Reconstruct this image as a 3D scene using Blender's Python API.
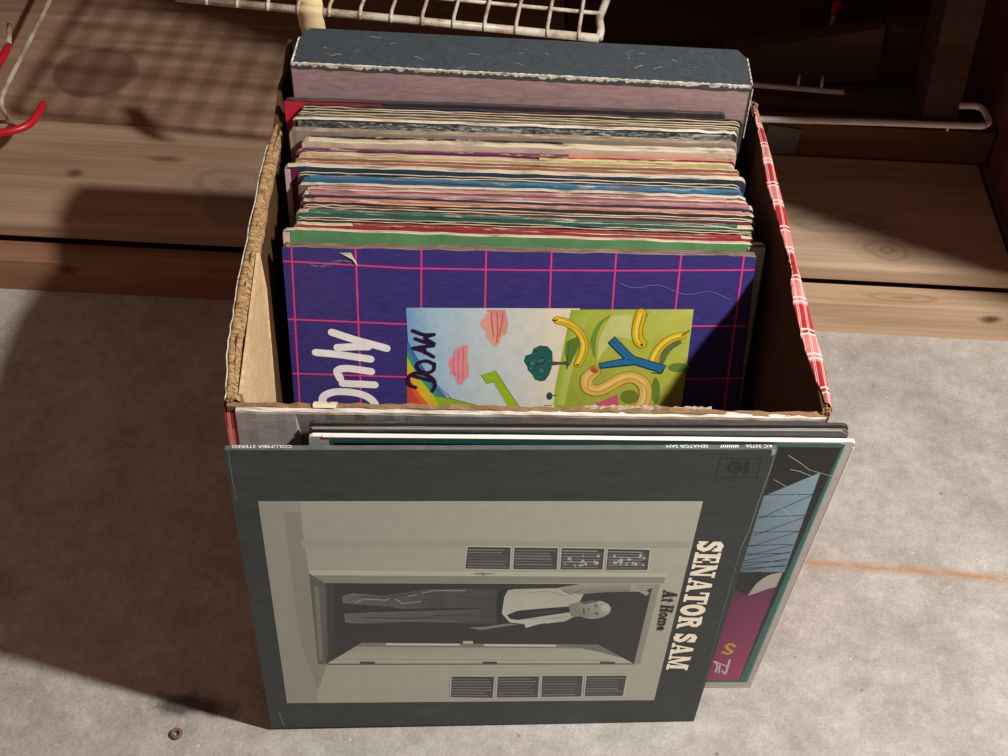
import bpy, math, random
from mathutils import Matrix, Vector

for o in list(bpy.data.objects): bpy.data.objects.remove(o)
SC = bpy.context.scene
COL = SC.collection
random.seed(7)

# ------------------------------------------------------------------ camera
CAM_P, CAM_Y, CAM_R, CAM_F = .8231, .007, .0472, 1272.8
cp, sp, cy, sy = math.cos(CAM_P), math.sin(CAM_P), math.cos(CAM_Y), math.sin(CAM_Y)
fwd = Vector((-sy*cp, cy*cp, -sp)); rt0 = Vector((cy, sy, 0)); up0 = rt0.cross(fwd)
rt = rt0*math.cos(CAM_R) + up0*math.sin(CAM_R); up = -rt0*math.sin(CAM_R) + up0*math.cos(CAM_R)
cam = bpy.data.cameras.new('camera'); camo = bpy.data.objects.new('camera', cam); COL.objects.link(camo)
cam.sensor_width = 36; cam.lens = CAM_F*36/1008; cam.clip_start = .01
camo.matrix_world = Matrix(((rt.x, up.x, -fwd.x, -.0116), (rt.y, up.y, -fwd.y, -.4788), (rt.z, up.z, -fwd.z, .8708), (0, 0, 0, 1)))
SC.camera = camo

# ------------------------------------------------------------------ light
w = bpy.data.worlds.new('world'); SC.world = w; w.use_nodes = True
bg = w.node_tree.nodes['Background']
bg.inputs[0].default_value = (1.0, .60, .47, 1); bg.inputs[1].default_value = .185
ld = bpy.data.lights.new('work_light', 'POINT'); lo = bpy.data.objects.new('work_light', ld); COL.objects.link(lo)
lo.location = (.67, -.20, 1.27); ld.energy = 93; ld.shadow_soft_size = .028; ld.color = (1, .97, .93)
SC.view_settings.view_transform = 'Standard'; SC.view_settings.look = 'None'
SC.view_settings.exposure = 0; SC.view_settings.gamma = 1; SC.view_settings.use_curve_mapping = False

# ------------------------------------------------------------------ helpers
def lin(c, g=1.0):
    return tuple(((v/255)/12.92 if v/255 <= .04045 else ((v/255+.055)/1.055)**2.4)*g for v in c) + (1,)

class NT:
    def __init__(s, name, rough=.7, spec=.3):
        s.m = bpy.data.materials.new(name); s.m.use_nodes = True; s.t = s.m.node_tree
        s.b = s.t.nodes['Principled BSDF']; s.b.inputs['Roughness'].default_value = rough
        s.b.inputs['Specular IOR Level'].default_value = spec
        s.tc = s.t.nodes.new('ShaderNodeTexCoord')
    def n(s, typ, **kw):
        x = s.t.nodes.new(typ)
        for k, v in kw.items():
            if k in x.inputs: x.inputs[k].default_value = v
            else: setattr(x, k, v)
        return x
    def l(s, a, b): s.t.links.new(a, b)
    def vec(s, scale=(1, 1, 1), loc=(0, 0, 0), src='Object'):
        mp = s.n('ShaderNodeMapping'); mp.inputs['Scale'].default_value = scale; mp.inputs['Location'].default_value = loc
        s.l(s.tc.outputs[src], mp.inputs[0]); return mp.outputs[0]
    def noise(s, v, scale, detail=4, rough=.6, dist=0):
        x = s.n('ShaderNodeTexNoise', Scale=scale, Detail=detail, Roughness=rough, Distortion=dist); s.l(v, x.inputs['Vector']); return x.outputs[0]
    def ramp(s, f, stops):
        r = s.n('ShaderNodeValToRGB'); e = r.color_ramp.elements
        while len(e) < len(stops): e.new(.5)
        for i, (p, c) in enumerate(stops):
            e[i].position = p; e[i].color = c if len(c) == 4 else tuple(c)+(1,)
        s.l(f, r.inputs[0]); return r.outputs[0]
    def mix(s, f, a, b, mode='MIX'):
        m = s.n('ShaderNodeMix', data_type='RGBA', blend_type=mode)
        for i, q in ((0, f), (6, a), (7, b)):
            if hasattr(q, 'is_output'): s.l(q, m.inputs[i])
            else: m.inputs[i].default_value = q
        return m.outputs[2]
    def math(s, op, a, b=0.0):
        m = s.n('ShaderNodeMath', operation=op)
        for i, q in ((0, a), (1, b)):
            if hasattr(q, 'is_output'): s.l(q, m.inputs[i])
            else: m.inputs[i].default_value = q
        return m.outputs[0]
    def bump(s, h, strength=.3, dist=.001):
        b = s.n('ShaderNodeBump', Strength=strength, Distance=dist); s.l(h, b.inputs['Height']); s.l(b.outputs[0], s.b.inputs['Normal'])
    def base(s, c):
        if hasattr(c, 'is_output'): s.l(c, s.b.inputs['Base Color'])
        else: s.b.inputs['Base Color'].default_value = c
        return s.m
BW = ((0, 0, 0, 1), (1, 1, 1, 1))

def m_plain(name, c, rough=.6, var=.15, spec=.3, scale=60, bump=.1):
    n = NT(name, rough, spec); f = n.noise(n.vec(), scale, 5)
    lo_ = tuple(v*(1-var) for v in c[:3])+(1,); hi = tuple(min(1, v*(1+var)) for v in c[:3])+(1,)
    n.bump(f, bump, .0006); return n.base(n.ramp(f, [(.3, lo_), (.7, hi)]))

def m_worn(name, c, wear=.5, card=(.60, .50, .36, 1), sx=60):
    """printed card edge: ink rubbed away along the length to raw board, with grime"""
    n = NT(name, .8, .15)
    a = n.noise(n.vec((sx, 500, 500)), 1.0, 5, .7); g = n.noise(n.vec((sx*.6, 300, 300), (3, 1, 2)), 1.0, 4, .7)
    k = n.ramp(a, [(max(0, wear-.05), BW[0]), (min(1, wear+.05), BW[1])])
    cc = n.mix(k, c, card)
    gk = n.ramp(g, [(.47, BW[0]), (.66, (.8, .8, .8, 1))])
    cc = n.mix(gk, cc, (.13, .085, .05, 1))
    n.bump(a, .5, .0008); return n.base(cc)

def m_print(name, gain=1.0, rough=.42, grime=.10, tint=(1, 1, 1)):
    n = NT(name, rough, .4)
    at = n.n('ShaderNodeAttribute', attribute_name='Ink')
    f = n.noise(n.vec((1, 1, 1)), 90, 6, .65)
    g = n.ramp(f, [(.3, ((1-grime)*gain*tint[0], (1-grime)*gain*tint[1], (1-grime)*gain*tint[2], 1)), (.7, ((1+grime)*gain*tint[0], (1+grime)*gain*tint[1], (1+grime)*gain*tint[2], 1))])
    return n.base(n.mix(1.0, at.outputs[0], g, 'MULTIPLY'))

def m_scuffed(name, c, scuff=(.3, .3, .28, 1), amt=.66, rough=.5, scale=30, spec=.35):
    n = NT(name, rough, spec)
    f = n.noise(n.vec((1, 1, 1)), scale, 8, .7); h = n.noise(n.vec((.6, 1, 3)), scale*4, 4, .6, 2)
    k = n.ramp(f, [(amt, BW[0]), (min(1, amt+.25), (.5, .5, .5, 1))])
    cc = n.mix(k, c, scuff); k2 = n.ramp(h, [(.35, (.82, .82, .82, 1)), (.65, (1.15, 1.15, 1.15, 1))])
    n.bump(f, .12, .001)
    return n.base(n.mix(1.0, cc, k2, 'MULTIPLY'))

def m_wood(name, dark, light, knots=(), patches=(), seed=0., rough=.75, scale=1.0):
    n = NT(name, rough, .2)
    v = n.vec((1, 1, 1), (seed, seed*.7, seed*.3))
    warp = n.noise(n.vec((2.2*scale, 9*scale, 9*scale), (seed, 0, 0)), 1.0, 3, .5)
    fine = n.noise(n.vec((6*scale, 260*scale, 260*scale), (seed, 2, 1)), 1.0, 5, .6)
    band = n.noise(n.vec((1.6*scale, 34*scale, 34*scale), (seed, 5, 3)), 1.0, 3, .5, 1.2)
    f = n.math('ADD', n.math('MULTIPLY', band, .6), n.math('MULTIPLY', fine, .4))
    c = n.ramp(f, [(.32, dark), (.5, tuple((a+b)/2 for a, b in zip(dark, light))), (.66, light)])
    c = n.mix(n.ramp(warp, [(.35, (.0, .0, .0, 1)), (.75, (.45, .45, .45, 1))]), c, tuple(q*.55 for q in dark[:3])+(1,))
    def dist(p, sc, na=.5):
        mp = n.n('ShaderNodeMapping'); mp.inputs['Location'].default_value = tuple(-a*b for a, b in zip(p, sc)); mp.inputs['Scale'].default_value = sc
        n.l(n.tc.outputs['Object'], mp.inputs[0])
        d = n.n('ShaderNodeVectorMath', operation='LENGTH'); n.l(mp.outputs[0], d.inputs[0])
        nz = n.noise(n.vec(), 40, 3); return n.math('ADD', d.outputs['Value'], n.math('MULTIPLY', n.math('SUBTRACT', nz, .5), na))
    for p, sc, col, amt in knots:
        d = dist(p, sc); rg = n.math('SINE', n.math('MULTIPLY', d, 16.0))
        k = n.math('MULTIPLY', n.ramp(d, [(.25, BW[1]), (1.0, BW[0])]), amt)
        c = n.mix(k, c, col)
        k2 = n.math('MULTIPLY', n.math('MULTIPLY', n.math('MAXIMUM', rg, 0.0), n.ramp(d, [(.3, BW[1]), (1.0, BW[0])])), .45)
        c = n.mix(k2, c, tuple(q*.5 for q in col[:3])+(1,))
    for p, sc, col, amt in patches:
        d = dist(p, sc, .16)
        c = n.mix(n.math('MULTIPLY', n.ramp(d, [(.90, BW[1]), (1.0, BW[0])]), amt), c, col)
    n.bump(f, .35, .0015)
    return n.base(c)

class MB:
    def __init__(s): s.v, s.f, s.mi, s.c = [], [], [], []
    def quad(s, pts, mi=0):
        b = len(s.v); s.v += [tuple(p) for p in pts]; s.f.append(tuple(range(b, b+len(pts)))); s.mi.append(mi)
    def box(s, a, b, mi=0):
        x0, y0, z0 = a; x1, y1, z1 = b; k = len(s.v)
        s.v += [(x0,y0,z0),(x1,y0,z0),(x1,y1,z0),(x0,y1,z0),(x0,y0,z1),(x1,y0,z1),(x1,y1,z1),(x0,y1,z1)]
        for f in ((3,2,1,0),(4,5,6,7),(0,1,5,4),(1,2,6,5),(2,3,7,6),(3,0,4,7)): s.f.append(tuple(i+k for i in f)); s.mi.append(mi)
    def tube(s, pts, r, n=12, mi=0, cap=True):
        pts = [Vector(p) for p in pts]; rings = []
        t0 = (pts[1]-pts[0]).normalized(); u = t0.orthogonal().normalized()
        for i, p in enumerate(pts):
            t = ((pts[min(i+1, len(pts)-1)]-p).normalized()+(p-pts[max(i-1, 0)]).normalized())
            t = t.normalized() if t.length > 1e-9 else t0
            u = (u-t*u.dot(t)).normalized(); v = t.cross(u); k = len(s.v); rr = r[i] if isinstance(r, (list, tuple)) else r
            for j in range(n):
                a = 2*math.pi*j/n; q = p+(u*math.cos(a)+v*math.sin(a))*rr; s.v.append(tuple(q))
            rings.append(k)
        for a, b in zip(rings, rings[1:]):
            for j in range(n): s.f.append((a+j, a+(j+1) % n, b+(j+1) % n, b+j)); s.mi.append(mi)
        if cap:
            s.f.append(tuple(rings[0]+j for j in range(n))[::-1]); s.mi.append(mi)
            s.f.append(tuple(rings[-1]+j for j in range(n))); s.mi.append(mi)
    def grid(s, rows, mi=0, close=False):
        """rows of points (same length); mi may be a list, one per strip between rows"""
        k = len(s.v); nn = len(rows[0])
        for r in rows: s.v += [tuple(p) for p in r]
        R = len(rows)
        for i in range(R if close else R-1):
            a = k+i*nn; b = k+((i+1) % R)*nn
            for j in range(nn-1):
                s.f.append((a+j, a+j+1, b+j+1, b+j)); s.mi.append(mi[i] if isinstance(mi, (list, tuple)) else mi)
    def build(s, name, mats, parent=None, smooth=False, kind=None, label=None):
        me = bpy.data.meshes.new(name); me.from_pydata(s.v, [], s.f)
        if not isinstance(mats, (list, tuple)): mats = [mats]
        for m in mats: me.materials.append(m)
        me.polygons.foreach_set('material_index', s.mi)
        if smooth: me.polygons.foreach_set('use_smooth', [True]*len(s.f))
        me.validate(); me.update()
        o = bpy.data.objects.new(name, me); COL.objects.link(o)
        if parent: o.parent = parent
        if kind: o['kind'] = kind
        if label: o['label'] = label
        return o

def empty(name, M, label, cat, group=None):
    o = bpy.data.objects.new(name, None); COL.objects.link(o); o.empty_display_size = .02
    o.matrix_world = M; o['label'] = label; o['category'] = cat
    if group: o['group'] = group
    return o
def tag(o, label, cat, group=None):
    o['label'] = label; o['category'] = cat
    if group: o['group'] = group
    return o

def smooth_path(p, n=6):
    p = [Vector(q) for q in p]; P = [p[0]*2-p[1]]+p+[p[-1]*2-p[-2]]; o = []
    for i in range(1, len(P)-2):
        a, b, c, d = P[i-1:i+3]
        for k in range(n):
            t = k/n; o.append(.5*((2*b)+(c-a)*t+(2*a-5*b+4*c-d)*t*t+(3*b-a-3*c+d)*t**3))
    o.append(p[-1]); return o

def cover_matrix(x0, yb, z0, lean, rot, yaw, w_=.314):
    return Matrix.Rotation(yaw, 4, 'Z') @ Matrix.Translation((x0, yb, 0)) @ Matrix.Rotation(-lean, 4, 'X') @ \
        Matrix.Translation((0, 0, z0-min(0, math.sin(rot)*w_))) @ Matrix.Rotation(-rot, 4, 'Y')

# ---- flat print: coloured outlines in millimetres laid on a cover
def ribbon(q, wd, rnd):
    q = [Vector(p) for p in q]; h = wd/2; Lf, Rt = [], []
    for i, p in enumerate(q):
        d1 = (p-q[i-1]) if i else (q[1]-p); d2 = (q[i+1]-p) if i < len(q)-1 else d1
        d1 = d1.normalized() if d1.length > 1e-6 else Vector((1, 0)); d2 = d2.normalized() if d2.length > 1e-6 else d1
        nn = Vector((-(d1+d2).y, (d1+d2).x)); nn = nn.normalized() if nn.length > 1e-6 else Vector((-d1.y, d1.x))
        k = h/max(.5, nn.dot(Vector((-d1.y, d1.x)))); Lf.append(p+nn*k); Rt.append(p-nn*k)
    polys = [[Lf[i], Lf[i+1], Rt[i+1], Rt[i]] for i in range(len(q)-1)]
    if rnd:   # half discs beyond both ends
        for c, d in ((q[0], q[0]-q[1]), (q[-1], q[-1]-q[-2])):
            a0 = math.atan2(d.y, d.x); polys.append([c+Vector((math.cos(a0+a*math.pi/7-math.pi/2), math.sin(a0+a*math.pi/7-math.pi/2)))*h for a in range(8)])
    return polys
def print_mesh(name, items, mat, parent, W=314, H=314, lift=.00012, step=.000005, mapf=None, label=None):
    V, F, Cc = [], [], []
    for k, it in enumerate(items):
        y = -(lift+k*step)
        col = it[0]
        if isinstance(it[1], tuple): polys = ribbon(it[2], it[1][1], it[1][2])
        else: polys = [[Vector(p) for p in it[1]]]
        for pi, P in enumerate(polys):
            b = len(V)
            for p in P:
                x, z = min(max(p.x, .2), W-.2), min(max(p.y, .2), H-.2)
                V.append(mapf(x, z, y) if mapf else (x/1000, y, z/1000))
            a = sum(P[i-1].x*P[i].y-P[i].x*P[i-1].y for i in range(len(P)))
            idx = list(range(b, b+len(P)))
            if a < 0: idx.reverse()
            F.append(tuple(idx))
            cs = [lin(c) for c in col] if isinstance(col, list) else [lin(col)]*len(P)
            Cc += [cs[(i-b) % len(cs)] for i in idx]
    me = bpy.data.meshes.new(name); me.from_pydata(V, [], F); me.materials.append(mat)
    ca = me.color_attributes.new('Ink', 'FLOAT_COLOR', 'CORNER')
    ca.data.foreach_set('color', [x for c in Cc for x in c]); me.update()
    o = bpy.data.objects.new(name, me); COL.objects.link(o); o.parent = parent
    if label: o['label'] = label
    return o

# ---- slab-serif lettering drawn from strokes
def R(x0, y0, x1, y1): return ('P', [(x0, y0), (x1, y0), (x1, y1), (x0, y1)])
def el(cx, cy, rx, ry): return [(cx+rx*math.cos(a*math.pi/10), cy+ry*math.sin(a*math.pi/10)) for a in range(21)]
GL = {
 'S': (.66, [('L', .2, [(.52,.70),(.45,.86),(.28,.9),(.13,.8),(.13,.64),(.28,.55),(.44,.45),(.51,.3),(.43,.14),(.26,.1),(.1,.26)]), R(.5,.62,.59,.98), R(.03,.02,.12,.38)]),
 'E': (.68, [R(.1,0,.33,1), R(0,.87,.6,1), R(0,0,.62,.13), R(.3,.43,.46,.57), R(.5,.66,.6,1), R(.52,0,.62,.36), R(.4,.34,.47,.66)]),
 'N': (.84, [R(.08,0,.2,1), R(.58,0,.7,1), ('P', [(.02,1),(.28,1),(.7,0),(.5,0)]), R(0,0,.3,.12), R(.46,.88,.8,1)]),
 'A': (.88, [('P', [(.1,0),(.2,0),(.46,1),(.34,1)]), ('P', [(.34,1),(.54,1),(.78,0),(.52,0)]), R(.2,.26,.6,.38), R(0,0,.32,.12), R(.44,0,.86,.12)]),
 'T': (.76, [R(.25,0,.49,1), R(0,.86,.74,1), R(0,.6,.1,1), R(.64,.6,.74,1), R(.13,0,.61,.12)]),
 'O': (.78, [('L', .22, el(.37,.5,.25,.4))]),
 'R': (.84, [R(.08,0,.31,1), R(0,0,.4,.12), R(0,.88,.4,1), ('L', .17, [(.3,.92),(.48,.91),(.6,.82),(.6,.68),(.48,.57),(.3,.54)]), ('P', [(.34,.54),(.56,.54),(.74,.1),(.82,.1),(.82,0),(.54,0)])]),
 'M': (1.08, [R(.08,0,.2,1), R(.7,0,.93,1), ('P', [(.04,1),(.3,1),(.54,.22),(.44,0)]), ('P', [(.42,0),(.52,0),(.76,1),(.66,1)]), R(0,0,.3,.12), R(.6,0,1.03,.12), R(.84,.88,1.03,1)]),
 'H': (.84, [R(.08,0,.3,1), R(.5,0,.72,1), R(.2,.44,.6,.56), R(0,0,.36,.12), R(0,.88,.36,1), R(.44,0,.8,.12), R(.44,.88,.8,1)]),
 't': (.44, [R(.1,.05,.28,.82), R(0,.54,.4,.66), R(.14,0,.4,.12)]),
 'o': (.58, [('L', .17, el(.27,.33,.19,.25))]),
 'm': (.98, [R(.05,0,.23,.64), R(.4,0,.56,.6), R(.72,0,.9,.56), R(.12,.52,.84,.66), R(0,0,.28,.1), R(.34,0,.62,.1), R(.66,0,.95,.1), R(0,.56,.2,.66)]),
 'e': (.56, [('L', .14, [(.12,.34),(.42,.34),(.42,.48),(.28,.58),(.12,.48),(.1,.28),(.2,.1),(.36,.08),(.46,.18)])]),
 ' ': (.3, [])}
def lettering(text, quad, col, items):
    tot = sum(GL[c][0] for c in text); b0, t0, t1, b1 = [Vector(q) for q in quad]; x = 0
    def mp(px, py):
        u = (x+px)/tot; a = b0.lerp(b1, u); b = t0.lerp(t1, u); return a.lerp(b, py)
    hh = (t0-b0).length
    for c in text:
        for s in GL[c][1]:
            if s[0] == 'P': items.append((col, [tuple(mp(*p)) for p in s[1]]))
            else: items.append((col, ('L', s[1]*hh*(1.12 if text.isupper() else .92), 0), [tuple(mp(*p)) for p in s[2]]))
        x += GL[c][0]

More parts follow.
